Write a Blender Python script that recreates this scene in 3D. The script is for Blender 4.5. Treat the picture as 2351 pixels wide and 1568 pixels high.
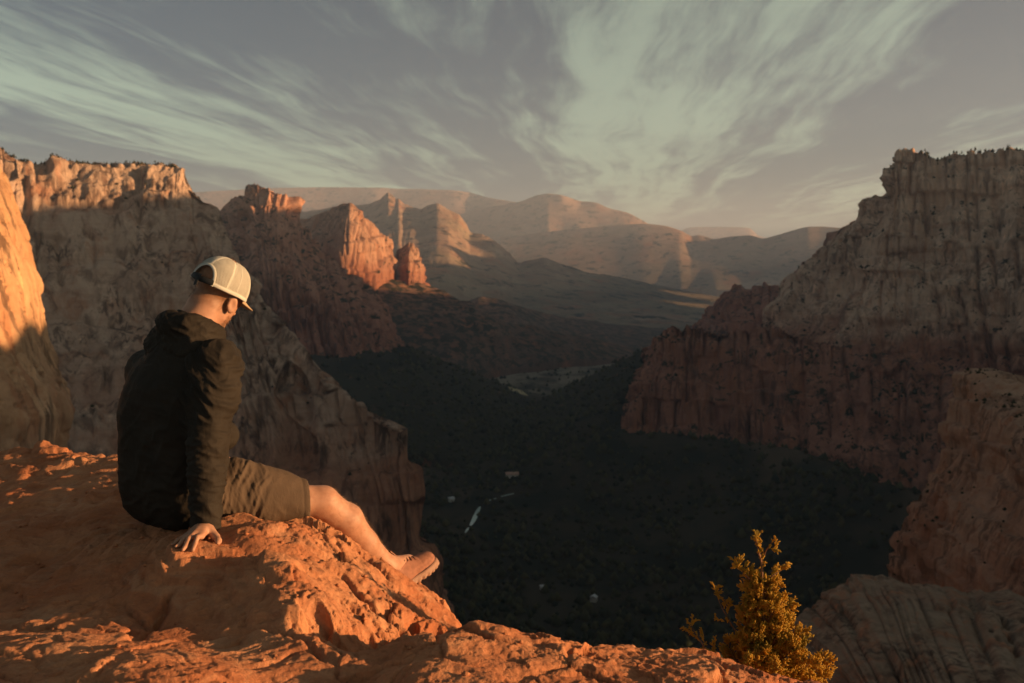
import bpy, math, random
import numpy as np
from mathutils import Vector, Matrix

random.seed(7)
RNG = np.random.default_rng(7)
for o in list(bpy.data.objects):
    bpy.data.objects.remove(o)
scene = bpy.context.scene
COL = scene.collection
R = math.radians

# ------------------------------------------------------------------ camera, sky, sun, exposure
PITCH = R(4.60)
cam_data = bpy.data.cameras.new('camera')
cam_data.lens = 35.0
cam_data.sensor_width = 36.0
cam_data.clip_start = 0.05
cam_data.clip_end = 80000.0
cam_data.dof.use_dof = True
cam_data.dof.focus_distance = 3.25
cam_data.dof.aperture_fstop = 6.0
cam = bpy.data.objects.new('camera', cam_data)
COL.objects.link(cam)
cam.location = (0, 0, 0)
cam.rotation_euler = (math.pi / 2 - PITCH, 0, 0)
scene.camera = cam

SUN_EL = R(7.0)
SUN_AZ = R(97.0)            # clockwise from +Y (the view direction), so +X is 90
sun_vec = Vector((math.sin(SUN_AZ) * math.cos(SUN_EL), math.cos(SUN_AZ) * math.cos(SUN_EL), math.sin(SUN_EL)))
sl = bpy.data.lights.new('sun', 'SUN')
sl.energy = 5.0
sl.angle = R(0.5)
sl.color = (1.0, 0.575, 0.255)
so = bpy.data.objects.new('sun', sl)
COL.objects.link(so)
so.rotation_euler = (-sun_vec).to_track_quat('-Z', 'Y').to_euler()

scene.view_settings.view_transform = 'Standard'
scene.view_settings.look = 'None'
scene.view_settings.exposure = 1.45
scene.view_settings.gamma = 1.0
scene.view_settings.use_curve_mapping = False
scene.render.engine = 'CYCLES'
scene.cycles.use_denoising = True
scene.cycles.max_bounces = 6
scene.cycles.diffuse_bounces = 4
scene.cycles.glossy_bounces = 2
scene.cycles.transparent_max_bounces = 8
scene.cycles.volume_bounces = 1
scene.cycles.sample_clamp_indirect = 6.0


class NT:
    """Small helper to write node trees."""
    def __init__(self, tree):
        self.t = tree
        self.n = tree.nodes
        self.l = tree.links

    def new(self, kind, **kw):
        nd = self.n.new(kind)
        for k, v in kw.items():
            setattr(nd, k, v)
        return nd

    def put(self, sock, v):
        if v is None:
            return
        if hasattr(v, 'is_linked'):
            self.l.new(v, sock)
        else:
            try:
                sock.default_value = v
            except Exception:
                sock.default_value = (v, v, v)

    def math(self, op, a, b=None, c=None, clamp=False):
        nd = self.new('ShaderNodeMath', operation=op, use_clamp=clamp)
        self.put(nd.inputs[0], a)
        if b is not None:
            self.put(nd.inputs[1], b)
        if c is not None:
            self.put(nd.inputs[2], c)
        return nd.outputs[0]

    def vmath(self, op, a, b=None):
        nd = self.new('ShaderNodeVectorMath', operation=op)
        self.put(nd.inputs[0], a)
        if b is not None:
            self.put(nd.inputs[1], b)
        return nd.outputs[0]

    def noise(self, vec, scale=1.0, detail=4.0, rough=0.55, dist=0.0, out=0, **kw):
        nd = self.new('ShaderNodeTexNoise', **kw)
        self.put(nd.inputs['Vector'], vec)
        nd.inputs['Scale'].default_value = scale
        nd.inputs['Detail'].default_value = detail
        nd.inputs['Roughness'].default_value = rough
        nd.inputs['Distortion'].default_value = dist
        return nd.outputs[out]

    def ramp(self, fac, stops):
        nd = self.new('ShaderNodeValToRGB')
        els = nd.color_ramp.elements
        while len(els) < len(stops):
            els.new(0.5)
        for e, (p, c) in zip(els, stops):
            e.position = p
            e.color = tuple(c) + ((1.0,) if len(c) == 3 else ())
        self.put(nd.inputs[0], fac)
        return nd.outputs[0]

    def mapr(self, v, a, b, c=0.0, d=1.0, smooth=True):
        nd = self.new('ShaderNodeMapRange')
        nd.interpolation_type = 'SMOOTHSTEP' if smooth else 'LINEAR'
        self.put(nd.inputs[0], v)
        nd.inputs[1].default_value = a
        nd.inputs[2].default_value = b
        nd.inputs[3].default_value = c
        nd.inputs[4].default_value = d
        return nd.outputs[0]

    def mix(self, fac, a, b, mode='MIX'):
        nd = self.new('ShaderNodeMix', data_type='RGBA', blend_type=mode)
        self.put(nd.inputs[0], fac)
        for s, v in ((nd.inputs[6], a), (nd.inputs[7], b)):
            if isinstance(v, tuple) and len(v) == 3:
                v = v + (1.0,)
            self.put(s, v)
        return nd.outputs[2]

    def sep(self, v):
        nd = self.new('ShaderNodeSeparateXYZ')
        self.put(nd.inputs[0], v)
        return nd.outputs

    def comb(self, x, y, z):
        nd = self.new('ShaderNodeCombineXYZ')
        for s, v in zip(nd.inputs, (x, y, z)):
            self.put(s, v)
        return nd.outputs[0]


# the sky: clear low-sun sky with a high layer of streaked cirrus over all of it
world = bpy.data.worlds.new('World')
scene.world = world
world.use_nodes = True
wt = NT(world.node_tree)
for nd in list(wt.n):
    wt.n.remove(nd)
sky = wt.new('ShaderNodeTexSky', sky_type='NISHITA')
sky.sun_disc = False
sky.sun_elevation = SUN_EL
sky.sun_rotation = SUN_AZ
sky.altitude = 1600.0
sky.air_density = 1.0
sky.dust_density = 1.6
sky.ozone_density = 1.4
tc = wt.new('ShaderNodeTexCoord')
dx, dy, dz = wt.sep(tc.outputs['Generated'])
zc = wt.math('MAXIMUM', wt.math('ADD', dz, 0.012), 0.02)
qx = wt.math('DIVIDE', dx, zc)
qy = wt.math('DIVIDE', dy, zc)
aa = wt.math('SUBTRACT', qx, wt.math('MULTIPLY', qy, 0.085))       # across the streaks
warp = wt.noise(wt.comb(wt.math('MULTIPLY', aa, 0.55), wt.math('MULTIPLY', qy, 0.22), 3.1), 1.0, 3.0, 0.55)
aw = wt.math('ADD', aa, wt.math('MULTIPLY', wt.math('SUBTRACT', warp, 0.5), 1.0))
band = wt.math('COSINE', wt.math('MULTIPLY', wt.math('SUBTRACT', aw, 0.55), 2 * math.pi / 3.5))
streak = wt.noise(wt.comb(wt.math('MULTIPLY', aw, 2.5), wt.math('MULTIPLY', qy, 0.17), 0.7), 1.0, 9.0, 0.66, 0.15)
puff = wt.noise(wt.comb(wt.math('MULTIPLY', aw, 1.5), wt.math('MULTIPLY', qy, 0.55), 5.2), 1.0, 9.0, 0.66, 0.2)
fibre = wt.noise(wt.comb(wt.math('MULTIPLY', aw, 5.5), wt.math('MULTIPLY', qy, 0.50), 9.4), 1.0, 8.0, 0.70, 0.15)
cl = wt.math('ADD', wt.math('MULTIPLY', streak, 0.46), wt.math('MULTIPLY', puff, 0.28))
cl = wt.math('ADD', cl, wt.math('MULTIPLY', fibre, 0.30))
cl = wt.math('ADD', cl, wt.math('MULTIPLY', band, 0.07))
cmask = wt.mapr(cl, 0.46, 0.64)
cmask = wt.math('MULTIPLY', cmask, wt.mapr(dz, 0.0, 0.06))
hsv = wt.new('ShaderNodeHueSaturation')
hsv.inputs['Saturation'].default_value = 0.55
wt.l.new(sky.outputs[0], hsv.inputs['Color'])
skyc = wt.mix(1.0, hsv.outputs[0], (0.255, 0.340, 0.375), 'MULTIPLY')
hsv2 = wt.new('ShaderNodeHueSaturation')
hsv2.inputs['Saturation'].default_value = 0.35
wt.l.new(sky.outputs[0], hsv2.inputs['Color'])
cloudc = wt.mix(1.0, hsv2.outputs[0], (1.05, 1.23, 0.88), 'MULTIPLY')
fin = wt.mix(wt.math('MULTIPLY', cmask, 0.80), skyc, cloudc)
bg = wt.new('ShaderNodeBackground')
bg.inputs['Strength'].default_value = 0.055
wt.l.new(fin, bg.inputs['Color'])
wo = wt.new('ShaderNodeOutputWorld')
wt.l.new(bg.outputs[0], wo.inputs['Surface'])

# ------------------------------------------------------------------ measuring helpers
W0, H0 = 2351.0, 1568.0
FPX = W0 * 35.0 / 36.0
_cp, _sp = math.cos(PITCH), math.sin(PITCH)


def P(px, py, d):
    """World point seen at (px, py) in the photograph when it stands d metres ahead."""
    u = (px - W0 / 2) / FPX
    v = -(py - H0 / 2) / FPX
    y = _cp + v * _sp
    z = -_sp + v * _cp
    s = d / y
    return np.array([u * s, d, z * s])


_perm = np.random.default_rng(11).permutation(256).astype(np.int32)
_perm = np.concatenate([_perm] * 3)
_grad = np.array([[1, 1, 0], [-1, 1, 0], [1, -1, 0], [-1, -1, 0], [1, 0, 1], [-1, 0, 1], [1, 0, -1], [-1, 0, -1],
                  [0, 1, 1], [0, -1, 1], [0, 1, -1], [0, -1, -1], [1, 1, 0], [-1, 1, 0], [0, -1, 1], [0, -1, -1]], np.float32)

_gx, _gy, _gz = (np.ascontiguousarray(_grad[:, i]) for i in range(3))

def perlin(p):
    p = np.asarray(p, np.float32)
    x, y, z = p[:, 0], p[:, 1], p[:, 2]
    fl = np.floor(p).astype(np.int32)
    fx, fy, fz = x - fl[:, 0], y - fl[:, 1], z - fl[:, 2]
    fl &= 255
    ux = fx * fx * fx * (fx * (fx * 6 - 15) + 10)
    uy = fy * fy * fy * (fy * (fy * 6 - 15) + 10)
    uz = fz * fz * fz * (fz * (fz * 6 - 15) + 10)
    c = []
    for a in (0, 1):
        ha = _perm[fl[:, 0] + a] + fl[:, 1]
        gx = fx - a
        r = []
        for b in (0, 1):
            hb = _perm[ha + b] + fl[:, 2]
            gy = fy - b
            g0, g1 = _perm[hb] & 15, _perm[hb + 1] & 15
            n0 = _gx[g0] * gx + _gy[g0] * gy + _gz[g0] * fz
            n1 = _gx[g1] * gx + _gy[g1] * gy + _gz[g1] * (fz - 1)
            r.append(n0 + uz * (n1 - n0))
        c.append(r[0] + uy * (r[1] - r[0]))
    return c[0] + ux * (c[1] - c[0])


def fbm(p, octv=4, gain=0.5, lac=2.03, ridged=False):
    p = np.asarray(p, np.float32)
    a, s, res = 1.0, 0.0, 0
    for o in range(octv):
        n = perlin(p + o * 17.3)
        res = res + a * ((1 - 2 * np.abs(n)) if ridged else n)
        s += a
        a *= gain
        p = p * lac
    return res / s


def sstep(x, a, b):
    t = np.clip((x - a) / (b - a), 0, 1)
    return t * t * (3 - 2 * t)


def make_mesh(name, V, F, mat=None, parent=None, smooth=True):
    """V (n,3); F (m,3|4) or list of such arrays -> one linked mesh object."""
    me = bpy.data.meshes.new(name)
    V = np.ascontiguousarray(V, np.float32)
    Fs = F if isinstance(F, list) else [F]
    Fs = [np.asarray(f, np.int32) for f in Fs if len(f)]
    me.vertices.add(len(V))
    me.vertices.foreach_set('co', V.ravel())
    loops = np.concatenate([f.ravel() for f in Fs])
    tot = np.concatenate([np.full(len(f), f.shape[1], np.int32) for f in Fs])
    start = np.concatenate([[0], np.cumsum(tot)[:-1]]).astype(np.int32)
    me.loops.add(len(loops))
    me.loops.foreach_set('vertex_index', loops)
    me.polygons.add(len(tot))
    me.polygons.foreach_set('loop_start', start)
    me.update(calc_edges=True)
    if smooth:
        me.polygons.foreach_set('use_smooth', np.ones(len(tot), bool))
    me.validate()
    if mat is not None:
        me.materials.append(mat)
    o = bpy.data.objects.new(name, me)
    COL.objects.link(o)
    if parent is not None:
        o.parent = parent
        o.matrix_parent_inverse = Matrix.Translation(-Vector(parent.location))
    return o


def tag(o, label=None, cat=None, group=None, kind=None):
    if label:
        o['label'] = label
    if cat:
        o['category'] = cat
    if group:
        o['group'] = group
    if kind:
        o['kind'] = kind
    return o


def vnormals(V, F):
    a, b, c = V[F[:, 0]], V[F[:, 1]], V[F[:, 2]]
    n = np.cross(b - a, c - a)
    if F.shape[1] == 4:
        n = np.cross(V[F[:, 2]] - a, V[F[:, 3]] - b)
    N = np.zeros_like(V)
    for k in range(F.shape[1]):
        for d in range(3):
            N[:, d] += np.bincount(F[:, k], n[:, d], len(V))
    return N / (np.linalg.norm(N, axis=1, keepdims=True) + 1e-12)


def grid_faces(nr, nc):
    i = np.arange(nr * nc).reshape(nr, nc)
    return np.stack([i[:-1, :-1].ravel(), i[:-1, 1:].ravel(), i[1:, 1:].ravel(), i[1:, :-1].ravel()], 1)


# ------------------------------------------------------------------ materials
def principled(name):
    m = bpy.data.materials.new(name)
    m.use_nodes = True
    t = NT(m.node_tree)
    return m, t, t.n['Principled BSDF']


def cliff_mat(name, pale, red, z0, z1, scale=1.0, scrub=0.5, varnish=0.5, bumpd=2.0):
    m, t, b = principled(name)
    geo = t.new('ShaderNodeNewGeometry')
    pos = geo.outputs['Position']
    _, _, z = t.sep(pos)
    big = t.noise(t.vmath('MULTIPLY', pos, (0.006 / scale,) * 3), 1.0, 5.0, 0.62, 0.4)
    zz = t.math('ADD', z, t.math('MULTIPLY', t.math('SUBTRACT', big, 0.5), (z1 - z0) * 2.2))
    c = t.mix(t.mapr(zz, z0, z1), red, pale)
    # broad stains, then upright streaks of desert varnish and washed pale runs
    blot = t.noise(t.vmath('MULTIPLY', pos, (0.018 / scale, 0.018 / scale, 0.012 / scale)), 1.0, 6.0, 0.66, 0.8)
    c = t.mix(t.mapr(blot, 0.40, 0.66, 0.0, 0.75), c, t.mix(1.0, c, (0.70, 0.64, 0.62), 'MULTIPLY'))
    rust = t.noise(t.vmath('MULTIPLY', pos, (0.03 / scale, 0.03 / scale, 0.010 / scale)), 1.0, 5.0, 0.62, 0.6)
    c = t.mix(t.mapr(rust, 0.50, 0.70, 0.0, 0.65), c, (0.34, 0.135, 0.07))
    st = t.noise(t.vmath('MULTIPLY', pos, (0.085 / scale, 0.085 / scale, 0.006 / scale)), 1.0, 7.0, 0.66, 0.5)
    patch = t.mapr(t.noise(t.vmath('MULTIPLY', pos, (0.012 / scale,) * 3), 1.0, 3.0, 0.6), 0.38, 0.62)
    c = t.mix(t.math('MULTIPLY', t.mapr(st, 0.47, 0.60, 0.0, varnish), patch), c, (0.050, 0.032, 0.028))
    st3 = t.noise(t.vmath('MULTIPLY', pos, (0.035 / scale, 0.035 / scale, 0.003 / scale)), 1.0, 6.0, 0.66, 0.5)
    c = t.mix(t.mapr(st3, 0.52, 0.66, 0.0, varnish * 0.75), c, (0.085, 0.048, 0.038))
    st2 = t.noise(t.vmath('MULTIPLY', pos, (0.14 / scale, 0.14 / scale, 0.010 / scale)), 1.0, 6.0, 0.62, 0.4)
    c = t.mix(t.math('MULTIPLY', t.mapr(st2, 0.54, 0.70, 0.0, 0.6), patch), c, t.mix(1.0, c, (1.85, 1.75, 1.62), 'MULTIPLY'))
    beds = t.noise(t.vmath('MULTIPLY', pos, (0.008 / scale, 0.008 / scale, 0.16 / scale)), 1.0, 6.0, 0.66, 0.6)
    c = t.mix(t.mapr(beds, 0.46, 0.70, 0.0, 0.30), c, t.mix(1.0, c, (0.6, 0.54, 0.52), 'MULTIPLY'))
    if scrub:
        nz = t.sep(geo.outputs['True Normal'])[2]
        sc = t.noise(t.vmath('MULTIPLY', pos, (0.05 / scale, 0.05 / scale, 0.07 / scale)), 1.0, 8.0, 0.72, 0.4)
        scf = t.math('MULTIPLY', t.mapr(sc, 0.60 - 0.14 * scrub, 0.66 - 0.14 * scrub), t.mapr(nz, 0.28, 0.5))
        c = t.mix(scf, c, (0.030, 0.032, 0.020))
    t.l.new(c, b.inputs['Base Color'])
    b.inputs['Roughness'].default_value = 0.95
    b.inputs['Specular IOR Level'].default_value = 0.1
    fine = t.noise(t.vmath('MULTIPLY', pos, (0.22 / scale, 0.22 / scale, 0.07 / scale)), 1.0, 8.0, 0.70, 0.3)
    h = t.math('ADD', t.math('MULTIPLY', st, 0.7), t.math('MULTIPLY', beds, 0.25))
    h = t.math('ADD', h, fine)
    bp = t.new('ShaderNodeBump')
    bp.inputs['Strength'].default_value = 1.0
    bp.inputs['Distance'].default_value = bumpd * scale
    t.l.new(h, bp.inputs['Height'])
    t.l.new(bp.outputs[0], b.inputs['Normal'])
    return m


def plain_mat(name, col, rough=0.9, spec=0.2, var=0.0, vscale=40.0):
    m, t, b = principled(name)
    b.inputs['Roughness'].default_value = rough
    b.inputs['Specular IOR Level'].default_value = spec
    if var:
        tcn = t.new('ShaderNodeNewGeometry')
        n = t.noise(tcn.outputs['Position'], vscale, 4.0, 0.6)
        c = t.mix(t.mapr(n, 0.3, 0.7), tuple(x * (1 - var) for x in col), tuple(x * (1 + var) for x in col))
        t.l.new(c, b.inputs['Base Color'])
    else:
        b.inputs['Base Color'].default_value = tuple(col) + (1,)
    return m


# ------------------------------------------------------------------ canyon: large rock masses
HEADSUB = 6


def interp_rows(ctrl, sub_u, sub_v, soft=0.35, head=0):
    """ctrl (r,c,3) -> dense grid by piecewise linear interpolation, lightly softened; the first `head` row gaps stay coarse."""
    r, c, _ = ctrl.shape
    tu = np.linspace(0, c - 1, (c - 1) * sub_u + 1)
    tv = np.concatenate([np.linspace(0, head, head * HEADSUB, endpoint=False), np.linspace(head, r - 1, (r - 1 - head) * sub_v + 1)])
    iu = np.minimum(tu.astype(int), c - 2)
    fu = (tu - iu)[None, :, None]
    A = ctrl[:, iu] * (1 - fu) + ctrl[:, iu + 1] * fu
    iv = np.minimum(tv.astype(int), r - 2)
    fv = (tv - iv)[:, None, None]
    G = A[iv] * (1 - fv) + A[iv + 1] * fv

    def blur(G, ax, n):
        n = max(1, int(n))
        k = np.hanning(2 * n + 3)[1:-1]
        k /= k.sum()
        pad = [(0, 0)] * 3
        pad[ax] = (n, n)
        H = np.pad(G, pad, mode='reflect', reflect_type='odd')
        out = 0
        L = G.shape[ax]
        for j, w in enumerate(k):
            sl = [slice(None)] * 3
            sl[ax] = slice(j, j + L)
            out = out + w * H[tuple(sl)]
        return out
    G = blur(G, 1, sub_u * soft)
    if not head:
        G = blur(G, 0, sub_v * soft)
    else:
        h0 = head * HEADSUB
        G[h0:] = blur(G[h0:], 0, sub_v * soft * 0.7)
    return G


def arc_resample(row, n):
    """Resample a polyline of (px,py,d) rows to n points, even in the picture."""
    row = np.asarray(row, float)
    s = np.concatenate([[0], np.cumsum(np.hypot(np.diff(row[:, 0]), np.diff(row[:, 1])) + 1e-6)])
    t = np.linspace(0, s[-1], n)
    return np.stack([np.interp(t, s, row[:, k]) for k in range(3)], 1)


def px_rows(rows):
    return np.array([[P(*q) for q in row] for row in rows])


def rock_disp(V, N, L, A, strata=0.35, flute=1.0, lump=0.7, seed=0.0, S=None, terr=0.0, T=60.0):
    """Relief of sandstone walls: upright pillars parted by sharp joints, cliff bands with benches, broken lumps.
    S is the distance along the wall, so that joints run straight up it."""
    o = np.array([seed * 13.7, seed * 7.1, seed * 3.3])
    p = V / L + o
    lp = fbm(p * 0.30, 4, 0.55)
    if S is None:
        w = p * [1, 1, 0.06]
    else:
        w = np.stack([S / L + seed, np.full(len(p), seed * 2.3), p[:, 2] * 0.06], 1)
    wob = fbm(w * [0.5, 0.5, 1.6] + 3, 3)[:, None] * [1.0, 0.6, 0]
    lvl = fbm(np.stack([p[:, 0] * 0.12, p[:, 1] * 0.12, p[:, 2] * 0.7 + lp], 1), 3)
    q = w + wob + np.stack([0.12 * lp, np.round(V[:, 2] / T + 0.8 * lp) * 0.37, 0 * lp], 1)
    b1 = np.abs(perlin(q)) * 2
    b2 = np.abs(perlin(q * [2.4, 2.4, 2.2] + 9)) * 2
    b3 = np.abs(perlin(q * [5.6, 5.6, 4.0] + 23)) * 2
    jn = perlin(q * [1.3, 1.3, 0.8] + 77)
    jn2 = perlin(q * [3.3, 3.3, 1.6] + 31)
    pil = 0.62 * b1 + 0.34 * b2 + 0.16 * b3 - 0.42 - 0.55 * np.exp(-(jn / 0.045) ** 2) - 0.28 * np.exp(-(jn2 / 0.06) ** 2)
    rough = fbm(p * 2.6 + 5, 3, 0.6)
    pil = pil * (0.48 + 0.80 * sstep(fbm(p * [0.22, 0.22, 0.15] + 61, 3), -0.14, 0.2))
    d = A * (flute * 1.3 * pil * (0.85 + 0.5 * lvl) + lump * 1.3 * lp + strata * 0.5 * np.tanh(lvl * 7) + 0.12 * rough)
    if terr:
        f = V[:, 2] / T + 0.9 * lp + 0.12 * perlin(q * [1.7, 1.7, 0.3] + 5)
        f = f - np.floor(f)
        d = d + terr * (np.where(f < 0.84, f / 0.84, 1 - sstep(f, 0.84, 1.0)) - 0.5)
    return d


def rock_mass(name, rows, mat, sub=(8, 14), L=30.0, A=8.0, back=300.0, drop=200.0, kind='structure', fade_top=0.0, seed=0.0,
              strata=0.35, flute=1.0, lump=0.7, rows_w=None, hook=None, soft=0.35, backx=0.0, terr=0.0, T=60.0, along=True):
    ctrl = px_rows(rows)
    top = ctrl[0]
    def behind(k, dz):
        ratio = (top[:, 1:2] + back * k) / top[:, 1:2]
        q = top * ratio
        q[:, 2] = np.minimum(top[:, 2], q[:, 2]) - dz
        q[:, 0] += backx * k
        return q
    b1, b2, b3 = behind(0.5, A * 0.7), behind(1.0, A * 2), behind(1.3, drop)
    low = ctrl[-1] + np.array([0, -10.0, -80.0])
    if ctrl[..., 1].max() < 1900:
        low[:, 2] = np.minimum(low[:, 2], -380.0)
    full = np.concatenate([[b3], [b2], [b1], ctrl, [low]], 0)
    G = interp_rows(full, sub[0], sub[1], soft, 3)
    nr, nc, _ = G.shape
    V = G.reshape(-1, 3)
    F = grid_faces(nr, nc)
    N = vnormals(V, F)
    cen = N.copy()
    tosee = -V / np.linalg.norm(V, axis=1, keepdims=True)
    if (np.sum(cen * tosee, 1)).mean() < 0:
        F = F[:, ::-1]
        N = -N
    ref = G[3 * HEADSUB + sub[1]]
    S = np.concatenate([[0], np.cumsum(np.linalg.norm(np.diff(ref[:, :2], axis=0), axis=1))])
    S = np.tile(S, nr)
    d = rock_disp(V, N, L, A, strata, flute, lump, seed, S if along else None, terr, T)
    V2 = V + N * d[:, None] * [1, 1, 0.55]
    if hook is not None:
        V2 = hook(V, V2, N)
    o = make_mesh(name, V2, F, mat)
    tag(o, kind=kind)
    return o, V2.reshape(nr, nc, 3), N.reshape(nr, nc, 3)


M_PALE = (0.50, 0.40, 0.325)
M_RED = (0.30, 0.135, 0.085)
mat_right = cliff_mat('cliff_right_rock', (0.74, 0.50, 0.36), (0.46, 0.205, 0.135), -165, -75, 0.8, 0.3, 0.6, 5.0)
mat_left = cliff_mat('cliff_left_rock', (0.54, 0.38, 0.29), (0.44, 0.215, 0.14), -190, -60, 0.55, 0.0, 0.85, 4.5)
mat_mid = cliff_mat('butte_rock', (0.46, 0.27, 0.19), (0.30, 0.125, 0.08), -60, 90, 1.4, 0.3, 0.6, 3.0)
mat_red = cliff_mat('red_cliff_rock', (0.48, 0.255, 0.18), (0.40, 0.185, 0.13), -120, 60, 1.0, 0.5, 0.65, 3.0)
mat_near = cliff_mat('near_cliff_rock', (0.54, 0.32, 0.18), (0.48, 0.30, 0.20), -60, 0, 0.28, 0.0, 0.7, 1.0)
mat_near_r = cliff_mat('slickrock', (0.46, 0.29, 0.205), (0.40, 0.215, 0.145), -110, -40, 0.24, 0.0, 0.65, 3.0)
mat_knob = cliff_mat('knob_rock', (0.27, 0.195, 0.145), (0.24, 0.15, 0.11), -70, -30, 0.10, 0.0, 0.8, 2.2)
mat_far = cliff_mat('far_rock', (0.40, 0.26, 0.19), (0.25, 0.19, 0.125), -300, 500, 5.0, 0.4, 0.3, 1.2)
mat_talus = cliff_mat('talus_scrub', (0.24, 0.14, 0.095), (0.13, 0.085, 0.065), -300, -50, 1.5, 0.9, 0.2, 2.0)

# far skyline: flat mesa, peaked ridge and low dark ridge, many kilometres away
rock_mass('hills', [
    [(380, 445, 15000), (470, 440, 15000), (640, 432, 15000), (740, 430, 15000), (860, 430, 14800), (900, 433, 14800), (1040, 436, 14500), (1080, 441, 14500), (1125, 454, 14200), (1180, 463, 14000), (1230, 475, 13800), (1400, 520, 13500), (1600, 560, 13000)],
    [(380, 490, 14400), (470, 487, 14400), (640, 478, 14400), (740, 476, 14400), (860, 478, 14200), (900, 482, 14200), (1040, 490, 13900), (1080, 494, 13900), (1125, 500, 13700), (1180, 510, 13500), (1230, 515, 13300), (1400, 550, 13000), (1600, 580, 12600)],
    [(380, 640, 12500), (470, 640, 12500), (640, 640, 12500), (740, 640, 12500), (860, 640, 12300), (900, 640, 12300), (1040, 640, 12000), (1080, 640, 12000), (1125, 640, 12000), (1180, 640, 11800), (1230, 640, 11800), (1400, 645, 11500), (1600, 650, 11500)]],
    mat_far, (20, 16), 700, 60, 1500, 400, along=False, seed=1, strata=0.35, flute=0.05)
rock_mass('hills', [
    [(1020, 500, 12800), (1120, 476, 12600), (1180, 465, 12500), (1200, 460, 12500), (1230, 448, 12500), (1256, 443, 12500), (1290, 447, 12400), (1330, 461, 12400), (1368, 464, 12300), (1400, 478, 12200), (1442, 488, 12100), (1482, 509, 12000), (1520, 534, 12000), (1570, 560, 12000), (1700, 600, 12000)],
    [(1020, 540, 12300), (1120, 525, 12100), (1180, 518, 12000), (1200, 517, 12000), (1230, 512, 12000), (1256, 508, 11900), (1290, 512, 11900), (1330, 516, 11800), (1368, 520, 11800), (1400, 525, 11700), (1442, 530, 11600), (1482, 540, 11600), (1540, 550, 11600), (1590, 560, 11600), (1700, 590, 11600)],
    [(1020, 650, 10800)] + [(x, 650, 10800) for x in (1120, 1180, 1200, 1230, 1256, 1290, 1330, 1368, 1400, 1442, 1482, 1540, 1590, 1700)]],
    mat_far, (18, 16), 600, 40, 900, 400, along=False, seed=2, strata=0.25, flute=0.0)
rock_mass('hills', [
    [(1150, 545, 10500), (1290, 530, 10400), (1400, 520, 10300), (1480, 514, 10200), (1530, 520, 10100), (1562, 531, 10000), (1586, 544, 10000), (1606, 541, 10000), (1640, 551, 9900), (1682, 544, 9900), (1722, 541, 9800), (1752, 549, 9800), (1800, 536, 9700), (1850, 522, 9600), (1885, 521, 9600), (1930, 524, 9500), (2050, 530, 9400), (2300, 520, 9300)],
    [(1150, 660, 8800), (1290, 660, 8800), (1400, 660, 8800), (1480, 660, 8700), (1530, 660, 8700), (1562, 660, 8600), (1586, 660, 8600), (1606, 660, 8600), (1640, 660, 8500), (1682, 660, 8500), (1722, 660, 8500), (1752, 660, 8400), (1800, 660, 8400), (1850, 660, 8400), (1885, 660, 8300), (1930, 660, 8200), (2050, 660, 8200), (2300, 660, 8200)]],
    mat_far, (12, 26), 600, 34, 900, 300, along=False, seed=3, strata=0.25, flute=0.0)
rock_mass('hills', [
    [(1540, 540, 22000), (1580, 521, 22000), (1720, 521, 22000), (1745, 545, 22000), (1900, 560, 22000)],
    [(1540, 600, 20000), (1580, 600, 20000), (1720, 600, 20000), (1745, 600, 20000), (1900, 600, 20000)]],
    mat_far, (20, 10), 600, 20, 1500, 300, along=False, flute=0.2, seed=4)

# the ridge with pinnacles beyond the buttes and its long slope into the open valley
rock_mass('hills', [
    [(480, 500, 7600), (560, 482, 7500), (640, 476, 7400), (700, 482, 7300), (780, 474, 7200), (840, 468, 7100), (872, 460, 7000), (884, 446, 7000), (892, 442, 7000), (900, 447, 7000), (908, 458, 6950), (915, 456, 6950), (924, 466, 6900), (945, 476, 6850), (966, 482, 6800), (985, 472, 6800), (1004, 468, 6750), (1030, 484, 6700), (1052, 494, 6650), (1072, 520, 6600), (1080, 532, 6600), (1108, 538, 6500), (1140, 550, 6400), (1166, 574, 6300), (1192, 600, 6200), (1216, 593, 6200), (1250, 586, 6200), (1290, 603, 6200), (1350, 620, 6200), (1400, 628, 6300), (1470, 644, 6400), (1550, 662, 6500), (1650, 680, 6500), (1800, 700, 6500)],
    [(480, 560, 6800), (560, 550, 6800), (640, 545, 6700), (700, 545, 6600), (780, 540, 6500), (840, 535, 6400), (872, 525, 6400), (884, 520, 6400), (892, 518, 6400), (900, 518, 6400), (908, 520, 6350), (915, 520, 6300), (924, 525, 6300), (945, 530, 6200), (966, 532, 6200), (985, 530, 6150), (1004, 530, 6100), (1030, 540, 6000), (1052, 555, 6000), (1072, 570, 5950), (1080, 580, 5900), (1108, 590, 5900), (1140, 600, 5800), (1166, 615, 5800), (1192, 630, 5700), (1216, 630, 5700), (1250, 632, 5700), (1290, 642, 5700), (1350, 655, 5700), (1400, 662, 5700), (1470, 675, 5700), (1550, 688, 5800), (1650, 700, 5800), (1800, 715, 5800)],
    [(x, 770, 3900) for x in (480, 560, 640, 700, 780, 840, 872, 884, 892, 900, 908, 915, 924, 945, 966, 985, 1004, 1030, 1052, 1072, 1080, 1108, 1140, 1166, 1192, 1216, 1250, 1290, 1350, 1400, 1470, 1550, 1650, 1800)]],
    mat_far, (10, 40), 240, 40, 900, 300, along=False, seed=5, strata=0.3, flute=0.35, lump=1.0, soft=0.2)

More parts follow.
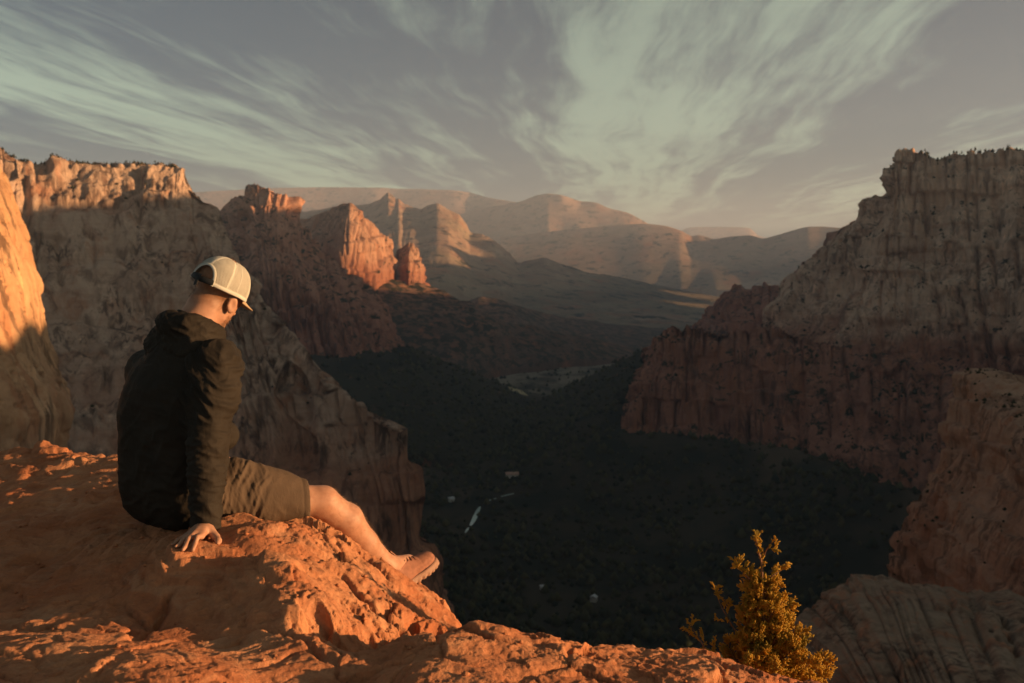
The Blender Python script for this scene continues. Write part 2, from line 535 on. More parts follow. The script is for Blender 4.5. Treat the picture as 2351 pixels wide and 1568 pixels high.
# the two red buttes whose right sides catch the sun, and the slope below them
rock_mass('buttes', [
    [(560, 600, 3200), (640, 545, 3150), (690, 503, 3100), (712, 497, 3080), (740, 490, 3050), (770, 478, 3010), (790, 468, 2980), (804, 469, 2960), (822, 484, 2960), (838, 502, 2980), (852, 512, 3000), (872, 530, 3030), (890, 546, 3060), (906, 574, 3090), (914, 604, 3110), (920, 640, 3130)],
    [(560, 640, 3050), (640, 590, 3000), (690, 560, 2960), (712, 555, 2940), (740, 550, 2910), (765, 545, 2870), (785, 540, 2840), (800, 540, 2830), (820, 545, 2850), (838, 555, 2880), (852, 562, 2910), (872, 575, 2950), (890, 590, 2990), (903, 606, 3030), (912, 624, 3060), (921, 648, 3110)],
    [(560, 700, 2860), (640, 690, 2820), (690, 680, 2800), (712, 676, 2790), (740, 670, 2780), (765, 662, 2770), (785, 655, 2770), (800, 650, 2780), (822, 648, 2810), (842, 648, 2840), (856, 648, 2870), (876, 648, 2920), (893, 648, 2960), (905, 649, 3000), (913, 650, 3040), (923, 656, 3100)]],
    mat_mid, (12, 34), 62, 24, 400, 250, seed=6, strata=0.2, flute=1.0, lump=0.5, terr=12.0, T=90.0, soft=0.15)
rock_mass('buttes', [
    [(895, 600, 3260), (908, 574, 3240), (925, 566, 3200), (938, 558, 3180), (948, 560, 3180), (957, 572, 3200), (963, 592, 3230), (972, 622, 3260), (984, 656, 3300)],
    [(895, 640, 3120), (908, 620, 3100), (925, 612, 3070), (938, 608, 3050), (948, 608, 3060), (958, 614, 3090), (965, 626, 3120), (974, 642, 3160), (986, 662, 3240)],
    [(895, 690, 2980), (908, 680, 2970), (925, 672, 2960), (938, 668, 2960), (950, 665, 2980), (960, 664, 3010), (968, 665, 3050), (977, 667, 3100), (990, 672, 3200)]],
    mat_mid, (12, 34), 50, 18, 300, 250, seed=7, strata=0.2, flute=1.0, lump=0.4, terr=14.0, T=80.0, soft=0.15)
rock_mass('hills', [
    [(560, 640, 2950), (700, 640, 2930), (820, 640, 2950), (900, 640, 3000), (985, 655, 3050), (1020, 668, 3000), (1052, 684, 2950), (1080, 690, 2920), (1108, 712, 2900), (1140, 728, 2900), (1180, 744, 2950), (1240, 757, 3000), (1300, 770, 3050), (1400, 786, 3150), (1480, 800, 3250)],
    [(560, 760, 2600), (700, 740, 2640), (820, 720, 2680), (900, 712, 2720), (985, 720, 2740), (1020, 725, 2740), (1052, 730, 2740), (1085, 735, 2740), (1112, 748, 2720), (1145, 760, 2700), (1185, 776, 2820), (1245, 786, 2880), (1305, 794, 2950), (1400, 802, 3050), (1480, 808, 3150)],
    [(560, 900, 2250), (700, 890, 2280), (820, 880, 2300), (900, 880, 2320), (985, 880, 2330), (1020, 880, 2330), (1052, 880, 2330), (1085, 868, 2420), (1112, 858, 2500), (1145, 848, 2580), (1185, 838, 2680), (1245, 830, 2760), (1305, 825, 2840), (1400, 822, 2950), (1480, 820, 3050)]],
    mat_talus, (12, 30), 90, 20, 300, 200, along=False, seed=8, strata=0.3, flute=0.4, lump=1.2)
rock_mass('hills', [
    [(1060, 720, 3700), (1078, 688, 3700), (1100, 680, 3700), (1140, 684, 3700), (1180, 698, 3700), (1230, 712, 3800), (1300, 728, 3900), (1400, 742, 4000), (1500, 752, 4100), (1620, 752, 4200)],
    [(1060, 790, 3100), (1078, 790, 3100), (1100, 790, 3100), (1140, 790, 3100), (1180, 790, 3100), (1230, 795, 3200), (1300, 798, 3300), (1400, 800, 3400), (1500, 802, 3500), (1620, 802, 3500)]],
    mat_talus, (12, 30), 110, 22, 300, 150, along=False, seed=9, strata=0.3, flute=0.5, lump=1.2)

# dark wooded spurs that run down from both walls and overlap in the gorge
mat_spur = cliff_mat('wooded_spur', (0.075, 0.062, 0.046), (0.040, 0.042, 0.032), -300, -120, 1.2, 1.6, 0.2, 2.0)
_, SPL, SPLN = rock_mass('hills', [
    [(760, 770, 2150), (860, 780, 2120), (925, 796, 2090), (970, 814, 2060), (1030, 840, 2030), (1085, 868, 2000), (1125, 888, 1980), (1158, 908, 1960), (1184, 926, 1950), (1206, 946, 1930), (1226, 972, 1900)],
    [(760, 850, 1850), (860, 862, 1840), (915, 876, 1820), (955, 892, 1800), (1005, 912, 1780), (1055, 930, 1760), (1098, 946, 1740), (1132, 958, 1730), (1160, 970, 1720), (1188, 986, 1700), (1210, 1004, 1690)],
    [(760, 1000, 1560), (860, 1010, 1550), (905, 1020, 1540), (940, 1030, 1535), (985, 1042, 1530), (1030, 1052, 1520), (1070, 1062, 1510), (1100, 1070, 1505), (1126, 1076, 1500), (1150, 1082, 1495), (1170, 1088, 1490)]],
    mat_spur, (10, 30), 70, 9, 200, 150, along=False, seed=31, strata=0.1, flute=0.25, lump=1.2)
_, SPR, SPRN = rock_mass('hills', [
    [(1700, 770, 2150), (1580, 780, 2100), (1490, 798, 2050), (1440, 822, 2010), (1390, 848, 1980), (1340, 872, 1940), (1296, 893, 1910), (1256, 911, 1880), (1222, 927, 1860), (1190, 944, 1840), (1160, 966, 1800)],
    [(1700, 880, 1860), (1580, 884, 1820), (1500, 892, 1790), (1450, 904, 1760), (1402, 920, 1740), (1356, 936, 1720), (1312, 952, 1700), (1274, 966, 1680), (1240, 980, 1670), (1210, 996, 1660), (1180, 1014, 1640)],
    [(1700, 1040, 1560), (1580, 1040, 1540), (1505, 1042, 1520), (1458, 1048, 1510), (1412, 1056, 1500), (1368, 1064, 1490), (1328, 1070, 1480), (1290, 1078, 1470), (1258, 1084, 1465), (1228, 1090, 1460), (1200, 1096, 1455)]],
    mat_spur, (10, 30), 70, 9, 200, 150, along=False, seed=32, strata=0.1, flute=0.25, lump=1.2)

# the domed peak with its dark red lower tier
PEAK = [
    [(440, 560, 2400), (480, 520, 2350), (512, 478, 2300), (535, 460, 2270), (560, 440, 2240), (572, 428, 2220), (586, 420, 2200), (604, 426, 2190), (622, 436, 2190), (641, 440, 2180), (655, 450, 2180), (666, 462, 2190), (676, 482, 2200), (690, 502, 2210), (712, 535, 2200), (740, 570, 2180), (768, 592, 2160), (805, 622, 2140), (850, 656, 2120), (880, 695, 2110), (905, 738, 2110), (926, 782, 2140)],
    [(440, 620, 2250), (480, 590, 2220), (512, 560, 2180), (530, 545, 2150), (552, 535, 2120), (566, 530, 2100), (580, 528, 2080), (598, 530, 2070), (616, 534, 2060), (636, 540, 2060), (652, 546, 2070), (666, 556, 2080), (680, 568, 2090), (698, 585, 2100), (720, 610, 2090), (748, 638, 2075), (776, 655, 2060), (812, 680, 2050), (852, 710, 2045), (882, 738, 2050), (905, 765, 2070), (927, 790, 2120)],
    [(440, 700, 2120), (480, 680, 2090), (515, 650, 2060), (535, 632, 2030), (560, 620, 2000), (580, 618, 1985), (600, 620, 1970), (620, 626, 1960), (640, 636, 1955), (660, 648, 1955), (680, 660, 1960), (700, 672, 1965), (718, 682, 1970), (735, 694, 1975), (752, 708, 1980), (775, 720, 1985), (800, 732, 1985), (830, 745, 1985), (860, 758, 1990), (885, 772, 2005), (905, 784, 2030), (928, 795, 2100)],
    [(440, 860, 1960), (480, 860, 1940), (520, 860, 1920), (545, 858, 1900), (575, 856, 1890), (600, 854, 1885), (625, 852, 1880), (648, 850, 1880), (670, 848, 1880), (692, 845, 1885), (714, 842, 1890), (735, 838, 1895), (755, 836, 1900), (775, 832, 1905), (792, 829, 1910), (810, 826, 1915), (830, 822, 1925), (850, 818, 1935), (870, 813, 1950), (890, 808, 1970), (908, 803, 2000), (930, 800, 2080)]]
rock_mass('peak', PEAK, mat_red, (9, 44), 46, 22, 350, 300, seed=10, strata=0.2, flute=1.3, lump=0.5, terr=14.0, T=80.0, soft=0.15)

# the great left wall: pale mesa above, cliff edge running down to the valley floor
WALL_L = [
    [(-2600, 230, 600), (-1300, 260, 780), (-400, 300, 900), (-80, 352, 930), (-4, 336, 945), (14, 338, 948), (26, 362, 950), (80, 369, 955), (150, 375, 965), (225, 378, 972), (300, 380, 980), (360, 380, 983), (404, 381, 985), (420, 394, 984), (445, 424, 980), (474, 458, 970), (503, 484, 960), (520, 530, 935), (548, 592, 910), (574, 645, 885), (606, 692, 860), (660, 752, 825), (722, 832, 795), (762, 880, 775), (800, 906, 765), (845, 945, 755), (872, 960, 748), (905, 972, 742), (932, 986, 738), (948, 1030, 740), (958, 1100, 745), (968, 1190, 752), (1000, 1270, 760), (1024, 1320, 780), (940, 1300, 900)],
    [(-2600, 440, 570), (-1300, 440, 740), (-400, 440, 860), (-80, 455, 890), (0, 452, 905), (18, 452, 908), (40, 455, 912), (90, 456, 922), (160, 458, 930), (230, 462, 936), (305, 466, 940), (360, 470, 942), (402, 476, 944), (418, 486, 942), (440, 504, 932), (465, 530, 920), (490, 562, 908), (512, 612, 890), (540, 664, 870), (568, 712, 850), (600, 760, 830), (662, 830, 803), (730, 900, 780), (775, 950, 766), (810, 978, 757), (850, 1012, 748), (874, 1030, 742), (906, 1046, 736), (935, 1062, 732), (952, 1110, 734), (966, 1180, 738), (978, 1250, 745), (1008, 1330, 755), (1028, 1380, 775), (950, 1360, 900)],
    [(-2600, 800, 500), (-1300, 800, 650), (-400, 800, 740), (-80, 800, 770), (10, 800, 790), (25, 800, 792), (50, 800, 796), (100, 800, 806), (170, 800, 818), (238, 800, 825), (310, 800, 830), (364, 800, 833), (412, 803, 835), (440, 806, 830), (475, 812, 822), (506, 820, 812), (540, 832, 802), (566, 856, 792), (598, 884, 780), (630, 915, 770), (662, 950, 760), (716, 1000, 748), (780, 1052, 736), (820, 1090, 728), (850, 1108, 725), (880, 1125, 722), (902, 1138, 720), (925, 1150, 718), (945, 1164, 717), (962, 1200, 720), (975, 1250, 725), (990, 1310, 732), (1018, 1390, 740), (1036, 1430, 760), (960, 1420, 900)],
    [(-2600, 1500, 380), (-1300, 1500, 460), (-400, 1500, 520), (-80, 1500, 560), (10, 1500, 580), (30, 1500, 584), (60, 1500, 592), (115, 1500, 600), (185, 1500, 610), (255, 1500, 622), (335, 1500, 632), (390, 1500, 640), (446, 1500, 645), (482, 1500, 648), (522, 1500, 650), (560, 1500, 652), (602, 1500, 655), (640, 1500, 657), (682, 1500, 660), (712, 1500, 663), (745, 1500, 665), (800, 1500, 668), (852, 1500, 670), (880, 1500, 672), (900, 1500, 674), (922, 1500, 676), (938, 1500, 678), (954, 1500, 680), (968, 1500, 682), (984, 1500, 686), (1000, 1500, 690), (1014, 1500, 695), (1034, 1500, 704), (1046, 1500, 730), (970, 1500, 900)]]


def to_px(V):
    y = V[:, 1] * _cp - V[:, 2] * _sp
    v = (V[:, 1] * _sp + V[:, 2] * _cp) / y
    return V[:, 0] / y * FPX + W0 / 2, H0 / 2 - v * FPX


def wall_hook(V, V2, N):
    # a tall arched alcove weathered into the wall, and the upright ribs of the rim cliff
    px, py = to_px(V)
    cx = 672 + (py - 900) * 0.04
    top = 838 + ((px - cx) / 52.0) ** 2 * 95
    inside = sstep(52 - np.abs(px - cx), 0, 14) * sstep(py, top - 6, top + 14) * sstep(1120 - py, 0, 90)
    depth = inside * 17.0
    rib = fbm(np.stack([V[:, 0] / 13.0, V[:, 1] / 30.0, V[:, 2] / 160.0], 1), 3, 0.5, ridged=True)
    band = sstep(py, 378, 388) * sstep(474 - py, 0, 12) * sstep(440 - px, 0, 40)
    off = N * (band * rib * 7.5)[:, None]
    return V2 + off - N * depth[:, None] * [1, 1, 0.3]


wall_l, WLG, WLN = rock_mass('canyon_wall', WALL_L, mat_left, (12, 84), 36, 10.5, 260, 260, seed=11, strata=0.4, flute=0.75, lump=0.9, terr=9.0, T=52.0, hook=wall_hook, soft=0.2, backx=-60)

# right massif: dark spur behind, pale upper wall, red lower cliff
rock_mass('canyon_wall', [
    [(1560, 770, 2500), (1606, 740, 2480), (1630, 712, 2470), (1655, 686, 2460), (1676, 656, 2450), (1692, 647, 2450), (1712, 656, 2440), (1730, 650, 2430), (1752, 642, 2420), (1775, 652, 2400), (1792, 660, 2390), (1806, 642, 2370), (1842, 608, 2340), (1880, 570, 2300), (1912, 532, 2280), (1960, 500, 2250), (2080, 480, 2200)],
    [(1560, 800, 2400), (1602, 780, 2370), (1628, 765, 2350), (1652, 752, 2330), (1672, 742, 2310), (1690, 735, 2300), (1712, 732, 2290), (1732, 728, 2280), (1755, 722, 2270), (1778, 718, 2260), (1796, 712, 2250), (1812, 702, 2240), (1846, 680, 2220), (1884, 660, 2200), (1915, 640, 2180), (1960, 620, 2160), (2080, 600, 2120)],
    [(1540, 900, 2280)] + [(1540 + 32 * i, 900, 2280 - 14 * i) for i in range(1, 17)]],
    mat_red, (12, 34), 50, 20, 300, 250, seed=12, strata=0.2, flute=1.3, terr=18.0, T=70.0)
WALL_RU = [
    [(1770, 690, 2020), (1796, 650, 2000), (1850, 602, 1950), (1888, 568, 1920), (1922, 540, 1900), (1948, 510, 1875), (1966, 488, 1850), (1990, 464, 1825), (2012, 446, 1800), (2030, 436, 1790), (2040, 418, 1780), (2042, 394, 1770), (2046, 372, 1760), (2064, 350, 1750), (2084, 344, 1745), (2104, 346, 1740), (2130, 356, 1725), (2150, 361, 1720), (2200, 356, 1700), (2260, 350, 1680), (2351, 347, 1650), (2480, 320, 1600), (2700, 260, 1480)],
    [(1752, 720, 1960), (1778, 690, 1940), (1826, 664, 1900), (1862, 645, 1880), (1892, 628, 1860), (1914, 606, 1835), (1932, 585, 1810), (1952, 566, 1785), (1970, 550, 1760), (1986, 540, 1745), (2000, 528, 1735), (2012, 514, 1725), (2026, 502, 1710), (2046, 492, 1700), (2070, 490, 1695), (2094, 490, 1685), (2124, 492, 1675), (2150, 494, 1670), (2204, 492, 1650), (2268, 490, 1630), (2362, 490, 1600), (2490, 480, 1540), (2710, 460, 1440)],
    [(1740, 760, 1900), (1765, 745, 1880), (1800, 738, 1850), (1832, 732, 1820), (1858, 728, 1800), (1880, 722, 1780), (1900, 718, 1755), (1922, 712, 1730), (1942, 706, 1705), (1960, 702, 1690), (1976, 698, 1680), (1992, 694, 1670), (2010, 690, 1655), (2034, 688, 1645), (2060, 688, 1635), (2088, 690, 1620), (2122, 690, 1605), (2152, 692, 1595), (2212, 692, 1570), (2282, 692, 1540), (2372, 692, 1510), (2500, 690, 1450), (2720, 680, 1360)],
    [(1730, 870, 1700), (1755, 870, 1690), (1788, 872, 1675), (1818, 874, 1660), (1845, 876, 1648), (1868, 878, 1636), (1890, 880, 1625), (1912, 882, 1612), (1932, 884, 1600), (1950, 886, 1590), (1968, 888, 1580), (1986, 890, 1572), (2006, 892, 1562), (2030, 894, 1550), (2056, 896, 1540), (2086, 898, 1526), (2120, 900, 1512), (2152, 902, 1500), (2214, 906, 1476), (2286, 910, 1450), (2380, 916, 1416), (2510, 920, 1370), (2730, 930, 1290)]]


def upper_hook(V, V2, N):
    # broken ledges that hold dark scrub across the middle of the wall
    led = np.tanh(fbm(np.stack([V[:, 0] / 260, V[:, 1] / 260, V[:, 2] / 34.0], 1), 3) * 5)
    return V2 + N * (led * 7.0)[:, None] * [1, 1, 0.2]


wall_ru, WRG, WRN = rock_mass('canyon_wall', WALL_RU, mat_right, (15, 84), 52, 21, 300, 260, seed=13, strata=0.25, flute=0.95, lump=0.8, terr=7.0, T=70.0, hook=upper_hook, soft=0.2)
WALL_RL = [
    [(1580, 770, 1900), (1478, 818, 1560), (1488, 796, 1530), (1504, 776, 1515), (1526, 756, 1505), (1546, 745, 1500), (1572, 752, 1495), (1600, 750, 1490), (1640, 757, 1485), (1680, 762, 1480), (1720, 756, 1475), (1762, 752, 1470), (1806, 760, 1460), (1850, 774, 1450), (1900, 786, 1440), (1950, 800, 1430), (2016, 815, 1415), (2080, 830, 1400), (2150, 842, 1380), (2220, 852, 1360), (2360, 870, 1320), (2600, 900, 1250)],
    [(1550, 880, 1900), (1452, 882, 1480), (1464, 882, 1465), (1482, 882, 1455), (1505, 882, 1448), (1528, 883, 1444), (1556, 884, 1438), (1588, 886, 1432), (1634, 888, 1426), (1678, 890, 1420), (1720, 893, 1412), (1764, 896, 1404), (1808, 900, 1392), (1852, 906, 1380), (1902, 914, 1362), (1952, 922, 1340), (2018, 932, 1310), (2082, 942, 1285), (2152, 952, 1260), (2222, 962, 1235), (2362, 980, 1200), (2600, 1000, 1150)],
    [(1520, 1000, 1900), (1418, 1000, 1430), (1428, 1020, 1412), (1448, 1034, 1402), (1474, 1042, 1394), (1502, 1052, 1388), (1534, 1062, 1380), (1574, 1078, 1372), (1626, 1096, 1360), (1674, 1112, 1350), (1718, 1128, 1335), (1764, 1144, 1315), (1810, 1162, 1285), (1856, 1182, 1250), (1906, 1208, 1200), (1954, 1234, 1150), (2010, 1256, 1115), (2064, 1272, 1085), (2140, 1288, 1050), (2222, 1300, 1020), (2362, 1330, 960), (2600, 1360, 900)]]
wall_rl, WLLG, WLLN = rock_mass('canyon_wall', WALL_RL, mat_red, (15, 84), 34, 15, 220, 200, seed=14, strata=0.2, flute=1.5, lump=0.6, terr=10.0, T=58.0, soft=0.2)

# near left cliff that the sun still reaches at the top
NEAR_L = [
    [(-40, 300, 243), (-20, 350, 240), (0, 396, 237), (10, 415, 235), (22, 442, 233), (36, 482, 231), (52, 530, 229), (66, 584, 227), (82, 642, 225), (96, 712, 222), (112, 790, 219), (128, 842, 217), (144, 884, 215), (156, 918, 213), (165, 946, 211), (154, 1000, 212), (148, 1080, 211), (140, 1250, 209), (120, 1500, 208), (110, 2600, 206), (110, 4400, 204)],
    [(-70, 290, 215), (-55, 345, 212), (-40, 396, 210), (-32, 418, 208), (-20, 446, 207), (-6, 486, 206), (8, 536, 204), (22, 590, 202), (36, 648, 200), (48, 718, 198), (62, 796, 195), (74, 848, 193), (86, 890, 191), (96, 926, 189), (104, 956, 187), (98, 1010, 187), (94, 1090, 186), (86, 1260, 184), (70, 1520, 183), (60, 2700, 182), (60, 4800, 180)],
    [(-420, 250, 160), (-400, 330, 158), (-380, 396, 156), (-370, 420, 155), (-350, 450, 154), (-330, 490, 153), (-310, 545, 152), (-290, 600, 150), (-270, 660, 148), (-250, 730, 146), (-230, 808, 144), (-215, 860, 142), (-200, 905, 140), (-190, 942, 139), (-180, 975, 138), (-180, 1030, 138), (-180, 1110, 137), (-180, 1280, 136), (-190, 1540, 135), (-200, 3200, 134), (-200, 6400, 132)],
    [(-2200, 100, 90), (-2200, 220, 89), (-2200, 330, 88), (-2190, 380, 88), (-2180, 430, 87), (-2170, 500, 87), (-2160, 570, 86), (-2150, 650, 86), (-2140, 730, 85), (-2130, 820, 85), (-2120, 910, 84), (-2110, 980, 84), (-2100, 1040, 83), (-2100, 1090, 83), (-2100, 1140, 82), (-2100, 1210, 82), (-2100, 1310, 81), (-2100, 1500, 80), (-2100, 1800, 80), (-2100, 4200, 79), (-2100, 9500, 78)]]


def near_hook(V, V2, N):
    s = fbm(np.stack([V[:, 0] / 5.0, V[:, 1] / 5.0, V[:, 2] / 45.0], 1), 4, 0.55, ridged=True)
    j = perlin(np.stack([V[:, 0] / 3.2, V[:, 1] / 3.2, V[:, 2] / 60.0], 1) + 9)
    return V2 + N * (s * 1.3 - 1.0 * np.exp(-(j / 0.05) ** 2))[:, None]


rock_mass('cliff', NEAR_L, mat_near, (14, 60), 12, 1.5, 60, 60, along=False, seed=15, strata=0.2, flute=1.0, lump=0.4, hook=near_hook, soft=0.3, backx=-25)

# near right: slickrock buttress and the darker knob in front of it
BUTT = [
    [(2900, 990, 250), (2600, 930, 290), (2420, 896, 318), (2351, 884, 328), (2318, 872, 335), (2290, 860, 340), (2264, 851, 344), (2240, 848, 346), (2218, 852, 348), (2204, 866, 349), (2198, 900, 348), (2190, 945, 346), (2172, 1000, 344), (2150, 1060, 342), (2122, 1102, 340), (2100, 1132, 338), (2080, 1172, 336), (2060, 1222, 334), (2044, 1272, 332), (2038, 1310, 330), (2044, 1360, 328), (2050, 1520, 320), (2054, 2200, 314), (2058, 3100, 310)],
    [(2950, 1060, 220), (2650, 1000, 260), (2470, 966, 288), (2400, 952, 298), (2368, 942, 305), (2340, 934, 310), (2318, 930, 314), (2298, 930, 316), (2282, 936, 318), (2272, 950, 319), (2268, 976, 318), (2262, 1012, 316), (2246, 1058, 314), (2226, 1108, 312), (2204, 1146, 310), (2184, 1176, 308), (2166, 1210, 307), (2150, 1252, 306), (2138, 1296, 305), (2134, 1334, 304), (2138, 1380, 302), (2140, 1530, 295), (2142, 2300, 290), (2144, 3300, 286)],
    [(3000, 1250, 170), (2800, 1220, 190), (2680, 1200, 205), (2640, 1190, 212), (2620, 1186, 216), (2600, 1184, 220), (2584, 1184, 222), (2570, 1186, 224), (2560, 1192, 225), (2552, 1204, 225), (2546, 1222, 224), (2538, 1244, 222), (2524, 1272, 220), (2508, 1302, 218), (2490, 1328, 217), (2474, 1350, 216), (2460, 1372, 215), (2448, 1398, 214), (2440, 1426, 213), (2436, 1452, 212), (2436, 1490, 211), (2436, 1600, 206), (2436, 2700, 202), (2436, 4200, 198)]]
buttress, BTG, BTN = rock_mass('cliff', BUTT, mat_near_r, (14, 60), 12, 3.6, 60, 60, along=False, seed=16, strata=0.7, flute=0.8, lump=1.1, terr=2.0, T=9.0, soft=0.3, backx=40)
KNOB = [
    [(1770, 1640, 100), (1790, 1560, 104), (1804, 1500, 106), (1814, 1464, 107), (1830, 1432, 109), (1848, 1405, 111), (1870, 1380, 113), (1908, 1350, 115), (1950, 1326, 117), (1976, 1318, 118), (2002, 1317, 118), (2030, 1322, 118), (2062, 1331, 118), (2104, 1336, 118), (2150, 1340, 118), (2200, 1346, 117), (2252, 1352, 117), (2300, 1361, 116), (2351, 1373, 115), (2500, 1410, 110), (2800, 1500, 100)],
    [(1850, 1660, 92), (1862, 1590, 95), (1872, 1540, 97), (1880, 1508, 98), (1892, 1480, 99), (1908, 1456, 101), (1928, 1434, 102), (1960, 1410, 104), (1994, 1392, 105), (2018, 1386, 106), (2042, 1384, 106), (2068, 1387, 106), (2098, 1392, 106), (2136, 1396, 106), (2180, 1400, 105), (2228, 1406, 105), (2280, 1412, 104), (2330, 1422, 103), (2384, 1434, 102), (2530, 1470, 98), (2830, 1560, 90)],
    [(1980, 1720, 76), (1990, 1690, 77), (1998, 1670, 78), (2004, 1655, 79), (2014, 1645, 80), (2026, 1636, 80), (2044, 1630, 81), (2070, 1622, 82), (2098, 1616, 82), (2118, 1614, 82), (2140, 1614, 82), (2164, 1615, 82), (2190, 1617, 82), (2226, 1620, 81), (2268, 1624, 81), (2316, 1630, 80), (2366, 1636, 80), (2416, 1644, 79), (2468, 1654, 78), (2600, 1690, 74), (2880, 1760, 70)]]
rock_mass('cliff', KNOB, mat_knob, (14, 60), 5.0, 2.0, 25, 40, seed=17, strata=0.5, flute=1.1, lump=1.1, terr=0.8, T=5.0, soft=0.3)


# unseen mesas added beyond the right edge, rims set to shade valley and left walls
def shade_mesa(pts, width, seed):
    """pts: (x, y, z of rim); an added table mountain along them, there to cast shade."""
    pts = np.array(pts, float)
    n = 90
    s = np.linspace(0, len(pts) - 1, n)
    line = np.stack([np.interp(s, np.arange(len(pts)), pts[:, k]) for k in range(3)], 1)
    prof = [(0, -420, 1.0), (12, -180, 1.0), (24, -30, 1.0), (30, 0, 0.0), (width * 0.6, 6, 0.0), (width, 0, 0.0), (width + 40, -200, 1.0), (width + 80, -420, 1.0)]
    G = np.zeros((len(prof), n, 3))
    for i, (off, dzz, k) in enumerate(prof):
        G[i] = line
        G[i, :, 0] += off
        G[i, :, 2] = np.maximum(line[:, 2] + dzz, -420) if dzz else line[:, 2]
    G = interp_rows(G, 3, 10, 0.3)
    V = G.reshape(-1, 3)
    F = grid_faces(G.shape[0], G.shape[1])[:, ::-1]
    N = vnormals(V, F)
    V = V + N * rock_disp(V, N, 40, 9, seed=seed)[:, None]
    tag(make_mesh('mesa', V, F, mat_right), kind='structure')


shade_mesa([(105, 35, 6), (120, 60, 10), (150, 90, 16), (190, 160, 24), (240, 260, 28), (330, 420, 52), (420, 560, 110), (520, 680, 176), (620, 800, 182), (720, 960, 196), (840, 1150, 215), (1000, 1400, 240)], 260, 21)
shade_mesa([(1150, 1760, 320), (1250, 2000, 330), (1400, 2250, 325), (1520, 2480, 240), (1640, 2700, 140), (1900, 3200, 96), (2150, 3700, 150), (2400, 4050, 330), (2600, 4300, 300), (2850, 4650, 420), (3100, 5000, 380), (3250, 5200, 560), (3500, 5500, 470), (3700, 5800, 640), (4000, 6200, 560), (4300, 6700, 700)], 300, 22)  # uneven added rim leaves gaps for patches of sun on the far ridge

# ------------------------------------------------------------------ valley floor to the horizon
nr, nc = 300, 360
dist = np.exp(np.linspace(math.log(60), math.log(30000), nr))
ang = np.linspace(-0.95, 0.95, nc)
D, T = np.meshgrid(dist, ang, indexing='ij')
X, Y = D * np.tan(T * 0.75), D
base = np.interp(D, [60, 300, 700, 1100, 2000, 4000, 8000, 30000], [-190, -330, -345, -330, -302, -305, -300, -330])
pts = np.stack([X.ravel(), Y.ravel(), np.zeros(X.size)], 1)


def poly_dist(pts2, line):
    line = np.asarray(line, float)
    best = np.full(len(pts2), 1e9)
    for a, b in zip(line[:-1], line[1:]):
        ab = b - a
        t = np.clip(((pts2 - a) @ ab) / (ab @ ab), 0, 1)
        best = np.minimum(best, np.linalg.norm(pts2 - a - t[:, None] * ab, axis=1))
    return best


foot_r = [P(*q)[:2] for q in WALL_RL[2]]
foot_l = [P(*q)[:2] for q in PEAK[3]]
foot_e = [P(*q)[:2] for q in WALL_L[3]]
foot_b = [np.array(q) for q in ((240, 1560), (330, 1900), (420, 2300), (640, 2700))]
p2 = pts[:, :2]
z = base.ravel().copy()
for line, hgt, wid in ((foot_r, 80, 260), (foot_l, 130, 330), (foot_e, 40, 110), (foot_b, 120, 300)):
    dd = poly_dist(p2, line)
    k = np.clip(1 - dd / wid, 0, 1)
    z = np.maximum(z, base.ravel() + hgt * k ** 1.25)
z += 9 * fbm(pts / 190.0, 4) + sstep(D.ravel(), 2500, 7000) * 55 * fbm(pts / 900.0, 4) + 3 * fbm(pts / 45.0, 3)
Vv = np.stack([X.ravel(), Y.ravel(), z], 1)
VALZ = z.reshape(nr, nc)
VDIST, VANG, VNR, VNC = dist, ang, nr, nc
m_val, t, b = principled('valley_ground')
g = t.new('ShaderNodeNewGeometry')
n1 = t.noise(t.vmath('MULTIPLY', g.outputs['Position'], (0.016, 0.012, 0.016)), 1.0, 6.0, 0.62)
n2 = t.noise(t.vmath('MULTIPLY', g.outputs['Position'], (0.004, 0.002, 0.004)), 1.0, 4.0, 0.6)
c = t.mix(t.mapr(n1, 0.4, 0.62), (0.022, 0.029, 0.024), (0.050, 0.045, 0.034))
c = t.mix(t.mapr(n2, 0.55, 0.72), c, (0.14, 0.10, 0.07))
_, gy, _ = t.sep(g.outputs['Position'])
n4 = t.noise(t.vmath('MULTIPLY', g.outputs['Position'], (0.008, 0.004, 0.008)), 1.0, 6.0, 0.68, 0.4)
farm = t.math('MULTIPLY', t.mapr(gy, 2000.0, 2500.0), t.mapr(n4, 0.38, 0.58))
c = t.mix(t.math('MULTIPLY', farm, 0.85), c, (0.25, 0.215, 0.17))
t.l.new(c, b.inputs['Base Color'])
b.inputs['Roughness'].default_value = 1.0
b.inputs['Specular IOR Level'].default_value = 0.0
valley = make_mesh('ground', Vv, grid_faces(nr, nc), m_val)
tag(valley, kind='structure')


def val_z(x, y):
    r = np.interp(np.log(y), np.log(VDIST), np.arange(VNR))
    cidx = np.interp(np.arctan2(x, y) / 0.75, VANG, np.arange(VNC))
    i, j = np.minimum(r.astype(int), VNR - 2), np.minimum(cidx.astype(int), VNC - 2)
    fr, fc = r - i, cidx - j
    return (VALZ[i, j] * (1 - fr) * (1 - fc) + VALZ[i + 1, j] * fr * (1 - fc) + VALZ[i, j + 1] * (1 - fr) * fc + VALZ[i + 1, j + 1] * fr * fc)

